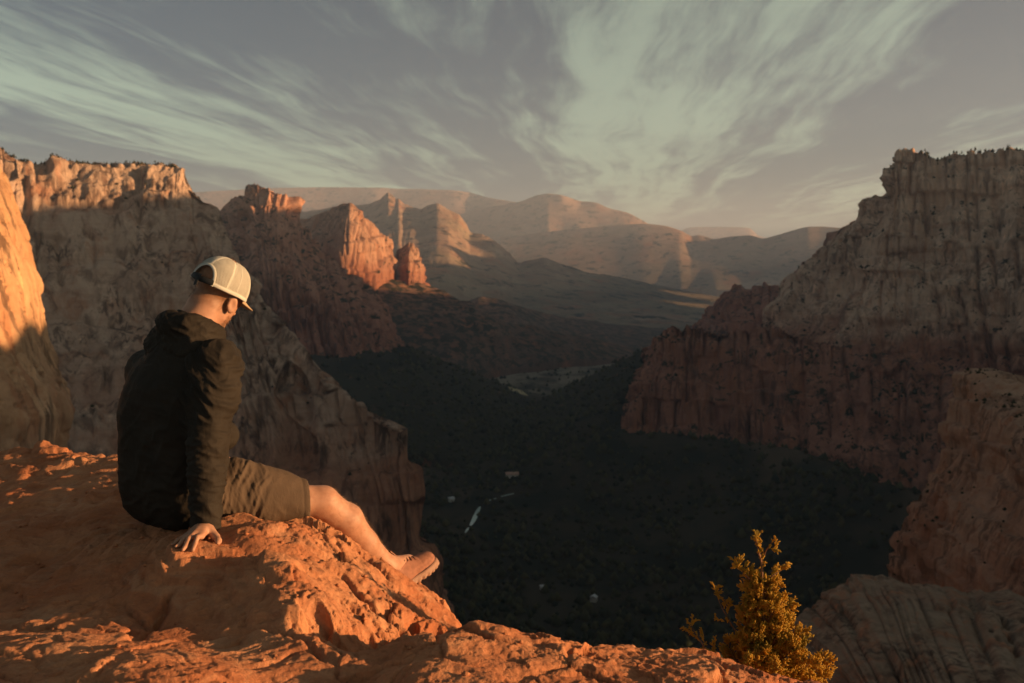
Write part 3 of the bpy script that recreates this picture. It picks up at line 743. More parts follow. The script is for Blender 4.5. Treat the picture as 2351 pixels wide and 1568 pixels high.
# ------------------------------------------------------------------ the sandstone ledge in front
LAND = [  # px, py, metres ahead: points read off the rock surface
    (-150, 1050, 4.75), (0, 1042, 4.62), (100, 1046, 4.52), (200, 1062, 4.42), (300, 1066, 4.36), (-400, 1060, 5.0),
    (0, 1095, 4.35), (150, 1100, 4.22), (280, 1105, 4.1), (0, 1150, 3.98), (150, 1152, 3.92), (290, 1152, 3.80), (-200, 1150, 4.2),
    (0, 1210, 3.62), (140, 1200, 3.62), (250, 1190, 3.60), (0, 1278, 3.26), (60, 1300, 3.28), (150, 1292, 3.20), (280, 1256, 3.18), (-250, 1290, 3.4),
    (0, 1400, 2.84), (150, 1420, 2.72), (290, 1400, 2.73), (345, 1442, 2.62), (-250, 1400, 3.0), (330, 1330, 2.90),
    (0, 1500, 2.38), (0, 1568, 2.14), (160, 1484, 2.42), (380, 1502, 2.25), (250, 1532, 2.16), (500, 1562, 2.12), (440, 1530, 2.18), (120, 1550, 2.2),
    (-250, 1560, 2.3), (300, 1568, 2.06), (100, 1650, 1.95), (500, 1660, 1.92), (-300, 1700, 2.0), (300, 1640, 1.95),
    (340, 1235, 3.28), (375, 1206, 3.38), (420, 1200, 3.52), (480, 1196, 3.46), (330, 1180, 3.72), (440, 1220, 3.24),
    (403, 1286, 2.91), (440, 1262, 2.98), (478, 1236, 3.08), (530, 1222, 3.1), (380, 1300, 2.9),
    (560, 1232, 3.05), (600, 1200, 3.38), (650, 1205, 3.42), (545, 1197, 3.3), (640, 1296, 2.83), (500, 1330, 2.87), (420, 1384, 2.77), (560, 1404, 2.66), (694, 1402, 2.585),
    (640, 1482, 2.42), (742, 1478, 2.41), (768, 1552, 2.25), (600, 1546, 2.24), (520, 1480, 2.47), (400, 1460, 2.53), (700, 1620, 2.15),
    (710, 1240, 3.14), (750, 1330, 2.95), (850, 1330, 3.12), (850, 1402, 2.92), (950, 1402, 3.12), (985, 1470, 2.98), (885, 1482, 2.76), (870, 1552, 2.56), (800, 1502, 2.56),
    (700, 1210, 3.34), (752, 1232, 3.38), (800, 1257, 3.40), (850, 1281, 3.42), (900, 1306, 3.44), (955, 1340, 3.43), (1000, 1386, 3.36), (1036, 1442, 3.2),
    (800, 1285, 3.62), (900, 1345, 3.64), (985, 1376, 3.84), (1010, 1420, 3.6), (900, 1350, 3.85),
    (930, 1470, 2.46), (900, 1510, 2.36), (872, 1566, 2.22), (1000, 1457, 2.52), (1070, 1441, 2.58), (1150, 1452, 2.58), (1300, 1482, 2.56), (1400, 1505, 2.54),
    (1500, 1516, 2.55), (1560, 1504, 2.6), (1622, 1512, 2.6), (1700, 1530, 2.56), (1762, 1552, 2.5), (1804, 1570, 2.46), (1900, 1620, 2.38), (2100, 1720, 2.2),
    (1000, 1568, 2.18), (1200, 1568, 2.24), (1400, 1568, 2.32), (1600, 1568, 2.36), (1000, 1700, 1.9), (1400, 1700, 1.95), (1800, 1700, 2.0), (820, 1640, 2.1)]
LP = np.array([P(*q) for q in LAND])


def tps(r2):
    return 0.5 * r2 * np.log(r2 + 1e-9)


nL = len(LP)
A_ = np.zeros((nL + 3, nL + 3))
d2 = ((LP[:, None, :2] - LP[None, :, :2]) ** 2).sum(-1)
A_[:nL, :nL] = tps(d2) + np.eye(nL) * 0.0006
A_[:nL, nL:] = np.c_[np.ones(nL), LP[:, :2]]
A_[nL:, :nL] = A_[:nL, nL:].T
sol = np.linalg.solve(A_, np.concatenate([LP[:, 2], np.zeros(3)]))

EDGE = [(-900, 5.3), (-400, 4.95), (-150, 4.85), (0, 4.72), (200, 4.56), (310, 4.46), (400, 4.2), (470, 3.85), (545, 3.66), (640, 3.56), (730, 3.55), (790, 3.75), (860, 3.98), (960, 4.03), (1015, 3.92),
        (1040, 3.6), (1046, 3.3), (1052, 3.0), (1085, 2.80), (1150, 2.74), (1300, 2.72), (1500, 2.72), (1620, 2.77), (1760, 2.68), (1900, 2.56), (2100, 2.42), (2500, 2.2), (3200, 1.9)]
EDGE_XY = np.array([[(px - W0 / 2) / FPX * d * 1.0, d] for px, d in EDGE])


def outside(p):
    """Distance past the brink (negative on the ledge)."""
    dd = poly_dist(p, EDGE_XY)
    poly = np.concatenate([EDGE_XY, [[4.0, 0.2], [-6.0, 0.2]]])
    ins = np.zeros(len(p), bool)
    j = len(poly) - 1
    for i in range(len(poly)):
        xi, yi = poly[i]
        xj, yj = poly[j]
        c = ((yi > p[:, 1]) != (yj > p[:, 1])) & (p[:, 0] < (xj - xi) * (p[:, 1] - yi) / (yj - yi + 1e-12) + xi)
        ins ^= c
        j = i
    return np.where(ins, -dd, dd)


def worley(p):
    """Distance to the nearest scattered point (2-D cells jittered)."""
    i = np.floor(p).astype(np.int32)
    best = np.full(len(p), 9.0, np.float32)
    for a in (-1, 0, 1):
        for b in (-1, 0, 1):
            cx, cy = i[:, 0] + a, i[:, 1] + b
            h = _perm[(_perm[cx & 255] + cy) & 255].astype(np.float32)
            h2 = _perm[(_perm[(cx + 57) & 255] + cy + 31) & 255].astype(np.float32)
            fx, fy = cx + h / 256.0, cy + h2 / 256.0
            dd = np.hypot(p[:, 0] - fx, p[:, 1] - fy) + 0.55 * (((h * 7) % 256) / 256.0)
            best = np.minimum(best, dd)
    return best


def plates(p, seed):
    """Broken plates: every cell of a jittered pattern is a tilted facet; returns height (+-1) and border closeness."""
    i = np.floor(p).astype(np.int32)
    b1 = np.full(len(p), 9.0, np.float32)
    b2 = b1.copy()
    hgt = np.zeros(len(p), np.float32)
    for a in (-1, 0, 1):
        for b in (-1, 0, 1):
            cx, cy = i[:, 0] + a, i[:, 1] + b
            h = _perm[(_perm[(cx + seed) & 255] + cy) & 255]
            h2 = _perm[(_perm[(cx + 57 + seed) & 255] + cy + 31) & 255]
            ddx, ddy = p[:, 0] - (cx + h / 256.0), p[:, 1] - (cy + h2 / 256.0)
            dd = np.hypot(ddx, ddy).astype(np.float32)
            hh = ((h * 37 + h2 * 11) & 255) / 128.0 - 1 + 1.3 * (ddx * (((h * 5) & 255) / 128.0 - 1) + ddy * (((h2 * 3) & 255) / 128.0 - 1))
            n = dd < b1
            b2 = np.where(n, b1, np.minimum(b2, dd))
            hgt = np.where(n, hh, hgt)
            b1 = np.where(n, dd, b1)
    return hgt, np.exp(-((b2 - b1) / 0.07) ** 2)


def ledge_base(p):
    z = np.zeros(len(p))
    for s0 in range(0, len(p), 60000):
        q = p[s0:s0 + 60000]
        r2 = ((q[:, None, :] - LP[None, :, :2]) ** 2).sum(-1)
        z[s0:s0 + 60000] = tps(r2) @ sol[:nL] + sol[nL] + q @ sol[nL + 1:]
    return z


def ledge_z(p, detail=True):
    p = np.atleast_2d(np.asarray(p, float))
    z = ledge_base(p)
    s = outside(p)
    so = np.maximum(s, 0)
    if detail:
        q = np.c_[p, z * 1.0]
        # how rough: the sunlit face and brinks are pitted and broken, the bowl on the left is smoother
        lit = sstep(p[:, 0] + 0.35 * (p[:, 1] - 3.0), -0.80, -0.62)
        rim = sstep(s, -0.42, -0.02)
        calm = sstep(p[:, 0], -0.45, -0.2) * sstep(3.0 - p[:, 1], 0.1, 0.3)      # the lower right rock is worn smoother
        rough = np.clip(0.26 + 0.60 * lit + 0.6 * rim, 0, 1.1) * (1 - 0.45 * calm)
        rough = rough * (0.50 + 0.75 * sstep(fbm(q * 2.4 + 70, 3), -0.15, 0.25))
        flat = 1 - np.exp(-(((p[:, 0] + 0.97) / 0.10) ** 2 + ((p[:, 1] - 3.02) / 0.16) ** 2))     # smoother where the hand lies
        rough = rough * (0.25 + 0.75 * flat)
        w = np.c_[fbm(q * 2.3 + 4, 3), fbm(q * 2.3 + 31, 3)] * 0.16
        pw = p + w
        # layers of sandstone, gently tilted: shallow steps that run across the surface
        lay = z * 1.0 + 0.10 * pw[:, 0] - 0.05 * pw[:, 1] + 0.05 * fbm(q * 1.3 + 9, 3)
        st = lay / 0.026
        fr = st - np.floor(st)
        step = (sstep(fr, 0.15, 0.6) - fr) * 0.026
        dz = step * (1 - lit) * (0.35 + 0.65 * sstep(fbm(q * 2.0 + 40, 2), -0.1, 0.25))
        # long wind-worn grooves
        ga = np.c_[(pw[:, 0] * 0.80 + pw[:, 1] * 0.60) * 2.0, (-pw[:, 0] * 0.60 + pw[:, 1] * 0.80) * 9.0, z * 3]
        dz += 0.016 * fbm(ga, 4, 0.5) * (1.0 - 0.5 * lit)
        dz += 0.034 * fbm(q * 3.4 + 2, 4, 0.5) * (0.5 + 0.5 * rough)
        dz += 0.015 * fbm(q * 10.0 + 7, 5, 0.64) * (0.25 + rough)
        dz += 0.0075 * (fbm(q * 30.0, 4, 0.62, ridged=True) - 0.3) * (0.35 + rough)
        # ribs running down the sunlit face
        gb = np.c_[(pw[:, 0] * 0.20 + pw[:, 1] * 0.98) * 14 + 1.5 * fbm(q * 5 + 60, 2), (pw[:, 0] * 0.98 - pw[:, 1] * 0.20) * 3.0, z * 2]
        dz += 0.006 * (fbm(gb + 3, 4, 0.58, ridged=True) - 0.2) * lit
        # fractured plates, long in the direction of the slope
        for sx, sy, amp, sd in ((4.2, 7.5, 0.0180, 3), (11.0, 18.0, 0.0060, 40), (30.0, 44.0, 0.0016, 90)):
            hgt, crk = plates((pw + 0.25 * w) * [sx, sy], sd)
            sel = 0.30 + 0.70 * np.clip(rough, 0, 1)
            dz += (amp * hgt - 0.55 * amp * crk) * sel
        # thin laminae of the dune sand, etched by the wind
        gl = np.c_[(-pw[:, 0] * 0.45 + pw[:, 1] * 0.89) * 42 + 3.0 * fbm(q * 3 + 80, 2), (pw[:, 0] * 0.89 + pw[:, 1] * 0.45) * 5, z * 20]
        dz += 0.0050 * fbm(gl, 3, 0.6, ridged=True) * (1.1 - 0.6 * lit)
        # weathering pits, clustered
        amt = fbm(q * 3.6 + 8, 3)
        for sc, dep, r0, lo in ((7.0, 0.060, 0.46, 0.02), (15.0, 0.030, 0.42, 0.02), (38.0, 0.010, 0.42, -0.05)):
            wd = worley((pw + 0.8 * w) * sc * [1.0, 0.8] + sc)
            dz -= dep * sstep(r0 - wd, 0.0, 0.22) * sstep(amt, lo, lo + 0.2) * np.clip(rough - 0.2, 0, 1)
        # the open joint between the boulder and the bowl
        cl_ = np.array([P(395, 1335, 2.80)[:2], P(372, 1400, 2.70)[:2], P(345, 1442, 2.58)[:2], P(318, 1470, 2.50)[:2]])
        cd = poly_dist(p + w * 0.15, cl_)
        dz -= 0.035 * np.exp(-(cd / 0.014) ** 2)
        cl2 = np.array([P(470, 1440, 2.52)[:2], P(600, 1450, 2.52)[:2], P(690, 1490, 2.42)[:2], P(730, 1540, 2.33)[:2]])
        cd2 = poly_dist(p + w * 0.2, cl2)
        dz -= 0.016 * np.exp(-(cd2 / 0.010) ** 2)
        z = z + dz
    jag = 0.05 * fbm(np.c_[p * 6.0, np.zeros(len(p))], 4) + 0.03 * fbm(np.c_[p * 19.0, np.zeros(len(p))], 3)
    so = np.maximum(s + jag, 0)
    z = z - (np.sqrt(so ** 2 + 0.03 ** 2) - 0.03) * 3.6 - 2.5 * np.maximum(so - 0.25, 0)
    return z


def ledge_z1(x, y, detail=True):
    return float(ledge_z([[x, y]], detail)[0])


nr, nc = 620, 900
yy = np.exp(np.linspace(math.log(1.55), math.log(5.6), nr))
uu = np.linspace(-1, 1, nc)
uu = np.sign(uu) * (np.abs(uu) * 0.62 + 0.50 * np.abs(uu) ** 9)
D, U = np.meshgrid(yy, uu, indexing='ij')
pl = np.stack([(U * D).ravel(), D.ravel()], 1)
zl = ledge_z(pl)
Vl = np.c_[pl, zl]
# overhanging relief on the steep flanks
Fl = grid_faces(nr, nc)
Nl = vnormals(Vl, Fl)
steep = sstep(1 - np.abs(Nl[:, 2]), 0.25, 0.75)
Vl = Vl + Nl * (steep * (0.022 * fbm(Vl * 9.0 + 3, 4) + 0.008 * fbm(Vl * 33.0, 3)))[:, None]
# skirt down the cliff below the brink and away behind the camera
G = Vl.reshape(nr, nc, 3)
ring = np.concatenate([G[-1, :], G[::-1, 0][1:], G[0, :][1:], G[:, -1][1:-1]])
m_led, t, b = principled('red_sandstone')
g = t.new('ShaderNodeNewGeometry')
pos = g.outputs['Position']
n1 = t.noise(pos, 2.2, 5.0, 0.6, 0.4)
n2 = t.noise(pos, 14.0, 6.0, 0.65, 0.3)
n3 = t.noise(pos, 120.0, 4.0, 0.7)
lay = t.noise(t.vmath('MULTIPLY', pos, (3.0, 2.0, 60.0)), 1.0, 4.0, 0.6, 0.3)
c = t.mix(t.mapr(n1, 0.35, 0.68), (0.43, 0.152, 0.070), (0.56, 0.255, 0.13))
c = t.mix(t.mapr(n2, 0.42, 0.7, 0.0, 0.55), c, (0.30, 0.115, 0.06))
c = t.mix(t.mapr(lay, 0.5, 0.72, 0.0, 0.4), c, (0.52, 0.29, 0.17))
c = t.mix(t.mapr(n3, 0.35, 0.75, 0.0, 0.35), c, t.mix(1.0, c, (0.62, 0.58, 0.56), 'MULTIPLY'))
lich = t.noise(pos, 7.0, 7.0, 0.72, 0.3)
c = t.mix(t.mapr(lich, 0.60, 0.70, 0.0, 0.5), c, (0.17, 0.085, 0.055))
dust = t.noise(pos, 3.1, 6.0, 0.66, 0.6)
c = t.mix(t.mapr(dust, 0.54, 0.70, 0.0, 0.5), c, (0.56, 0.31, 0.18))
spots = t.noise(pos, 30.0, 3.0, 0.6, 0.2)
c = t.mix(t.mapr(spots, 0.68, 0.76, 0.0, 0.55), c, (0.10, 0.05, 0.035))
t.l.new(c, b.inputs['Base Color'])
b.inputs['Roughness'].default_value = 0.92
b.inputs['Specular IOR Level'].default_value = 0.15
h1 = t.noise(pos, 55.0, 6.0, 0.68, 0.2)
h2 = t.noise(pos, 330.0, 4.0, 0.7)
hh = t.math('ADD', h1, t.math('MULTIPLY', h2, 0.22))
bp = t.new('ShaderNodeBump')
bp.inputs['Strength'].default_value = 0.7
bp.inputs['Distance'].default_value = 0.014
t.l.new(hh, bp.inputs['Height'])
t.l.new(bp.outputs[0], b.inputs['Normal'])
ledge = make_mesh('rock_ledge', Vl, Fl, m_led)
tag(ledge, kind='structure')

# loose grit and pebbles lying on the rock
npb = 900
pb = np.c_[RNG.uniform(-1.9, 0.9, npb), RNG.uniform(2.0, 4.3, npb)]
pb = pb[(outside(pb) < -0.08)]
hollow = fbm(np.c_[pb * 5.0, np.zeros(len(pb))], 3)
pb = pb[hollow < 0.05]
pz = ledge_z(pb)
PEB = np.array([[1, 0, 0], [0.4, 0.9, 0.1], [-0.7, 0.6, 0], [-0.9, -0.5, 0.1], [0.3, -0.9, 0], [0.1, 0, 0.75], [0, 0, -0.6], [0.55, 0.3, 0.5], [-0.5, -0.1, 0.6]])
PBF = np.array([[0, 1, 7], [1, 5, 7], [5, 0, 7], [1, 2, 5], [2, 8, 5], [2, 3, 8], [3, 4, 8], [4, 5, 8], [4, 0, 5], [1, 0, 6], [2, 1, 6], [3, 2, 6], [4, 3, 6], [0, 4, 6]])
npb = len(pb)
rot = RNG.uniform(0, 6.28, npb)
sc = 0.0025 + 0.0075 * RNG.uniform(0, 1, npb) ** 3
o_ = PEB[None] * RNG.uniform(0.7, 1.3, (npb, 9, 1))
xx = o_[..., 0] * np.cos(rot)[:, None] - o_[..., 1] * np.sin(rot)[:, None]
yy_ = o_[..., 0] * np.sin(rot)[:, None] + o_[..., 1] * np.cos(rot)[:, None]
Vp = np.stack([xx, yy_, o_[..., 2]], -1) * sc[:, None, None] + np.c_[pb, pz + sc * 0.3][:, None, :]
Fp = PBF[None] + (np.arange(npb) * 9)[:, None, None]
peb = make_mesh('pebbles', Vp.reshape(-1, 3), Fp.reshape(-1, 3), m_led, smooth=False)
tag(peb, 'loose grit and pebbles scattered over the red ledge', 'pebbles', kind='stuff')

# ------------------------------------------------------------------ the seated man
class Field:
    """Distance field on a regular grid, meshed by surface nets."""
    def __init__(self, lo, hi, h):
        self.h = h
        self.lo = np.array(lo, np.float64)
        self.n = np.ceil((np.array(hi) - self.lo) / h).astype(int) + 1
        self.a = np.full(self.n, 0.5, np.float32)

    def box(self, lo, hi):
        i0 = np.clip(np.floor((np.array(lo) - self.lo) / self.h).astype(int), 0, self.n - 1)
        i1 = np.clip(np.ceil((np.array(hi) - self.lo) / self.h).astype(int) + 1, 1, self.n)
        sl = tuple(slice(a, b) for a, b in zip(i0, i1))
        ax = [self.lo[k] + self.h * np.arange(i0[k], i1[k]) for k in range(3)]
        return sl, np.stack(np.meshgrid(*ax, indexing='ij'), -1).astype(np.float32)

    def union(self, sl, d, k):
        a = self.a[sl]
        if k <= 0:
            self.a[sl] = np.minimum(a, d)
            return
        h = np.clip(0.5 + 0.5 * (a - d) / k, 0, 1)
        self.a[sl] = a * (1 - h) + d * h - k * h * (1 - h)

    def carve(self, sl, d, k=0.004):
        a = self.a[sl]
        d = -d
        h = np.clip(0.5 - 0.5 * (a - d) / k, 0, 1)
        self.a[sl] = a * (1 - h) + d * h + k * h * (1 - h)

    def cone_d(self, X, a, b, ra, rb):
        a, b = np.asarray(a, np.float32), np.asarray(b, np.float32)
        ab = b - a
        t = np.clip(((X - a) @ ab) / max(float(ab @ ab), 1e-9), 0, 1)
        c = a + t[..., None] * ab
        return np.sqrt(((X - c) ** 2).sum(-1)) - (ra + (rb - ra) * t)

    def cone(self, a, b, ra, rb, k=0.02, cut=False):
        m = max(ra, rb) + k + 3 * self.h
        sl, X = self.box(np.minimum(a, b) - m, np.maximum(a, b) + m)
        d = self.cone_d(X, a, b, ra, rb)
        (self.carve if cut else self.union)(sl, d, k)

    def chain(self, pts, rads, k=0.02):
        for i in range(len(pts) - 1):
            self.cone(pts[i], pts[i + 1], rads[i], rads[i + 1], k)

    def ell(self, c, axes, r, k=0.02, cut=False):
        c = np.asarray(c, float)
        m = max(r) + k + 3 * self.h
        sl, X = self.box(c - m, c + m)
        q = (X - c.astype(np.float32)) @ np.asarray(axes, np.float32).T
        r = np.asarray(r, np.float32)
        k0 = np.sqrt(((q / r) ** 2).sum(-1))
        k1 = np.sqrt(((q / r ** 2) ** 2).sum(-1)) + 1e-9
        (self.carve if cut else self.union)(sl, k0 * (k0 - 1) / k1, k)

    def plane_cut(self, p, n, lo=None, hi=None):
        """Remove everything on the +n side of the plane through p (inside the box lo..hi)."""
        lo = self.lo if lo is None else lo
        hi = self.lo + self.h * self.n if hi is None else hi
        sl, X = self.box(lo, hi)
        n = np.asarray(n, np.float32)
        d = (X - np.asarray(p, np.float32)) @ n
        self.a[sl] = np.maximum(self.a[sl], d)

    def mesh(self, smooth=2):
        a = self.a
        ins = a < 0
        s = ins.astype(np.int8)
        cnt = sum(s[i:s.shape[0] - 1 + i, j:s.shape[1] - 1 + j, k:s.shape[2] - 1 + k] for i in (0, 1) for j in (0, 1) for k in (0, 1))
        act = (cnt > 0) & (cnt < 8)
        idx = np.argwhere(act)
        vid = np.full(act.shape, -1, np.int32)
        vid[act] = np.arange(len(idx))
        acc = np.zeros((len(idx), 3))
        num = np.zeros(len(idx))
        corners = [(i, j, k) for i in (0, 1) for j in (0, 1) for k in (0, 1)]
        for ca in corners:
            for ax in range(3):
                if ca[ax]:
                    continue
                cb = list(ca)
                cb[ax] = 1
                va = a[idx[:, 0] + ca[0], idx[:, 1] + ca[1], idx[:, 2] + ca[2]]
                vb = a[idx[:, 0] + cb[0], idx[:, 1] + cb[1], idx[:, 2] + cb[2]]
                cr = (va < 0) != (vb < 0)
                t = np.where(cr, va / np.where(cr, va - vb, 1), 0)
                pt = np.tile(np.array(ca, float), (len(idx), 1))
                pt[:, ax] += t
                acc += pt * cr[:, None]
                num += cr
        V = self.lo + self.h * (idx + acc / num[:, None])
        F = []
        for ax in range(3):
            o1, o2 = (ax + 1) % 3, (ax + 2) % 3
            sla, slb = [slice(None)] * 3, [slice(None)] * 3
            sla[ax], slb[ax] = slice(0, -1), slice(1, None)
            for o in (o1, o2):
                sla[o] = slb[o] = slice(1, -1)
            A, B = ins[tuple(sla)], ins[tuple(slb)]
            e = np.argwhere(A != B)
            flip = A[e[:, 0], e[:, 1], e[:, 2]]
            e[:, o1] += 1
            e[:, o2] += 1
            q = []
            for d1, d2 in ((-1, -1), (0, -1), (0, 0), (-1, 0)):
                c = e.copy()
                c[:, o1] += d1
                c[:, o2] += d2
                q.append(vid[c[:, 0], c[:, 1], c[:, 2]])
            q = np.stack(q, 1)
            q[~flip] = q[~flip][:, ::-1]
            F.append(q)
        F = np.concatenate(F)
        F = F[(F >= 0).all(1)]
        for _ in range(smooth):
            S = np.zeros_like(V)
            c = np.zeros(len(V))
            for k in range(4):
                i, j = F[:, k], F[:, (k + 1) % 4]
                for d in range(3):
                    S[:, d] += np.bincount(i, V[j, d], len(V))
                c += np.bincount(i, minlength=len(V))
            V = 0.5 * V + 0.5 * S / np.maximum(c, 1)[:, None]
        return V, F


def unit(v):
    v = np.asarray(v, float)
    return v / np.linalg.norm(v)


# body frame
LAT = unit((0.825, -0.565, 0.0))           # his right
FWD = unit((0.565, 0.825, 0.0))            # where the chest faces
UP = np.array([0, 0, 1.0])
hip_r, hip_l = P(452, 1140, 3.31), P(384, 1132, 3.47)
knee_r, ank_r = P(742, 1152, 3.47), P(893, 1300, 3.66)
knee_l = np.array([-0.90, 3.76, -0.885])
ank_l = np.array([-0.83, 3.86, -1.27])
pelvis = P(408, 1138, 3.39)
waist, chest, neckb = P(396, 1035, 3.37), P(408, 895, 3.37), P(442, 756, 3.41)
sh_r, sh_l = P(499, 838, 3.29), P(338, 852, 3.51)
elb_r, wri_r = P(476, 1022, 3.16), P(471, 1212, 3.105)
elb_l, wri_l = np.array([-1.30, 3.72, -0.60]), np.array([-1.21, 3.76, -0.72])
# head frame: looking down and to the right, away from us
hf = unit((0.30, 0.87, -0.37))
hr = np.array([0.88, -0.32, -0.36])
hr = unit(hr - hf * (hr @ hf))
hu = np.cross(hr, hf)
HEAD = P(503, 672, 3.47)


def H(r, f, u):
    return HEAD + hr * r + hf * f + hu * u


HB = np.array([hr, hf, hu])

# ---- body: one continuous skin surface
fb = Field((-1.46, 2.84, -1.34), (-0.24, 4.02, 0.06), 0.0052)
for i in range(9):                                                   # trunk
    tt = i / 8.0
    c = waist * 0
    c = (pelvis * (1 - tt) ** 2 + 2 * tt * (1 - tt) * (waist + FWD * -0.015) + chest * tt ** 2)
    hw = np.interp(tt, [0, 0.4, 1], [0.085, 0.065, 0.09])
    rr = np.interp(tt, [0, 0.4, 1], [0.095, 0.085, 0.095])
    fb.cone(c - LAT * hw, c + LAT * hw, rr, rr, 0.05)
fb.cone(sh_l + LAT * 0.03, sh_r - LAT * 0.03, 0.055, 0.055, 0.06)
fb.cone(chest, neckb, 0.09, 0.065, 0.06)
fb.cone(neckb - UP * 0.02, H(0, -0.030, -0.06), 0.066, 0.061, 0.03)
# legs
for hp, kn, an in ((hip_r, knee_r, ank_r), (hip_l, knee_l, ank_l)):
    fb.cone(hp, kn, 0.082, 0.053, 0.03)
    d = unit(an - kn)
    side = unit(np.cross(d, FWD))
    backn = -unit(np.cross(np.cross(d, unit(kn - hp)), d))
    calf = kn + (an - kn) * 0.30 - backn * 0.012
    fb.chain([kn, kn + (an - kn) * 0.12, calf + backn * 0.0, kn + (an - kn) * 0.62, an], [0.054, 0.053, 0.058, 0.046, 0.033], 0.02)
    fb.ell(kn + backn * 0.018 + d * 0.005, np.array([unit(np.cross(d, backn)), backn, d]), (0.038, 0.03, 0.042), 0.03)
    ft = unit(np.array([0.50, 0.80, 0.18])) if kn is knee_r else unit(np.array([0.45, 0.75, -0.45]))
    fb.cone(an, an + ft * 0.12 - UP * 0.035, 0.036, 0.028, 0.03)
# arms
fb.chain([sh_r, (sh_r + elb_r) / 2, elb_r], [0.055, 0.046, 0.038], 0.03)
fb.chain([elb_r, elb_r * 0.65 + wri_r * 0.35, wri_r], [0.039, 0.040, 0.027], 0.02)
fb.chain([sh_l, (sh_l + elb_l) / 2, elb_l], [0.055, 0.046, 0.038], 0.03)
fb.chain([elb_l, elb_l * 0.65 + wri_l * 0.35, wri_l], [0.039, 0.040, 0.027], 0.02)


def hand(field, wrist, d, s, rest=None, curl=0.0):
    """Palm, four fingers of unequal length and a thumb; s points to the thumb side."""
    d, s = unit(d), unit(s)
    up = unit(np.cross(s, d))
    if up[2] < 0:
        up = -up

    def on(p, r):
        p = np.array(p, float)
        if rest is not None:
            p[2] = rest(p[0], p[1]) + r
        return p
    field.cone(wrist, wrist + d * 0.045 + up * 0.002 if rest is None else on(wrist + d * 0.05, 0.026), 0.027, 0.026, 0.02)
    specs = [(-0.033, 0.082, 0.056, 0.0072), (-0.0115, 0.092, 0.070, 0.0080), (0.0105, 0.096, 0.076, 0.0082), (0.032, 0.091, 0.070, 0.0080)]
    for off, kl, fl, r in specs:
        kn = wrist + d * kl + s * off
        if rest is not None:
            kn = on(kn, 0.017)
        base = wrist + d * 0.02 + s * off * 0.55
        if rest is not None:
            base = on(base, 0.030)
        field.cone(base, kn, 0.015, 0.0115, 0.012)
        fd = unit(d + s * off * 3.2)
        pts, rad = [kn], [0.0105]
        p = kn.copy()
        for j, fr in enumerate((0.44, 0.32, 0.24)):
            p = p + fd * fl * fr
            if rest is None:
                fd = unit(fd - up * curl)
            q = on(p, r * (1.25 - 0.2 * j)) if rest is not None else p.copy()
            if rest is not None and j == 0:
                q[2] += 0.006
            pts.append(q)
            rad.append(r * (1.0 - 0.09 * j))
        field.chain(pts, rad, 0.0035)
    tb = wrist + d * 0.028 + s * 0.026
    t1 = tb + unit(d * 0.55 + s * 0.85) * 0.040
    t2 = t1 + unit(d * 0.75 + s * 0.6) * 0.030
    t3 = t2 + unit(d * 0.85 + s * 0.35) * 0.022
    if rest is not None:
        tb, t1, t2, t3 = on(tb, 0.024), on(t1, 0.015), on(t2, 0.0115), on(t3, 0.0095)
    field.chain([tb, t1, t2, t3], [0.017, 0.0125, 0.0108, 0.0085], 0.008)


def rock_soft(x, y):
    o = np.array([[0, 0], [0.012, 0], [-0.012, 0], [0, 0.012], [0, -0.012]])
    return float(ledge_z(o + [x, y]).mean())


hand_d = unit((-0.16, -0.98, 0))
hand(fb, wri_r, hand_d, unit((0.98, -0.16, 0)), rest=rock_soft)
hand(fb, wri_l, unit((0.35, 0.75, -0.5)), unit((0.9, -0.35, 0.1)), None, 0.35)
# head
fb.ell(H(0, -0.012, 0.035), HB, (0.074, 0.094, 0.088), 0.02)
fb.ell(H(0, 0.030, -0.030), HB, (0.060, 0.062, 0.078), 0.03)
fb.cone(H(-0.040, 0.010, -0.072), H(0, 0.070, -0.098), 0.024, 0.022, 0.025)
fb.cone(H(0.040, 0.010, -0.072), H(0, 0.070, -0.098), 0.024, 0.022, 0.025)
fb.ell(H(0, 0.078, 0.012), HB, (0.050, 0.016, 0.014), 0.012)                 # brow
fb.cone(H(0, 0.094, 0.004), H(0, 0.116, -0.036), 0.007, 0.012, 0.010)        # nose
for s_ in (-1, 1):
    fb.ell(H(0.032 * s_, 0.092, -0.006), HB, (0.017, 0.012, 0.011), 0.008, cut=True)
    fb.ell(H(0.031 * s_, 0.080, -0.006), HB, (0.0125, 0.0125, 0.0125), 0.002)
    fb.ell(H(0.012 * s_, 0.106, -0.038), HB, (0.008, 0.009, 0.007), 0.006)
    # ear
    e_up = unit(hu - hf * 0.25)
    e_out = unit(hr * s_ - hf * 0.45)
    e_f = np.cross(e_up, e_out)
    EB = np.array([e_f, e_out, e_up])
    ec = H(0.079 * s_, -0.006, -0.020)
    fb.ell(ec, EB, (0.020, 0.0085, 0.033), 0.006)
    fb.ell(ec + e_out * 0.012 + e_f * -0.002, EB, (0.013, 0.009, 0.022), 0.004, cut=True)
fb.ell(H(0, 0.098, -0.062), HB, (0.024, 0.008, 0.0065), 0.006)
fb.ell(H(0, 0.096, -0.074), HB, (0.020, 0.008, 0.0065), 0.006)
fb.cone(H(-0.022, 0.104, -0.0675), H(0.022, 0.104, -0.0675), 0.0022, 0.0022, 0.003, cut=True)
Vb, Fb = fb.mesh(1)

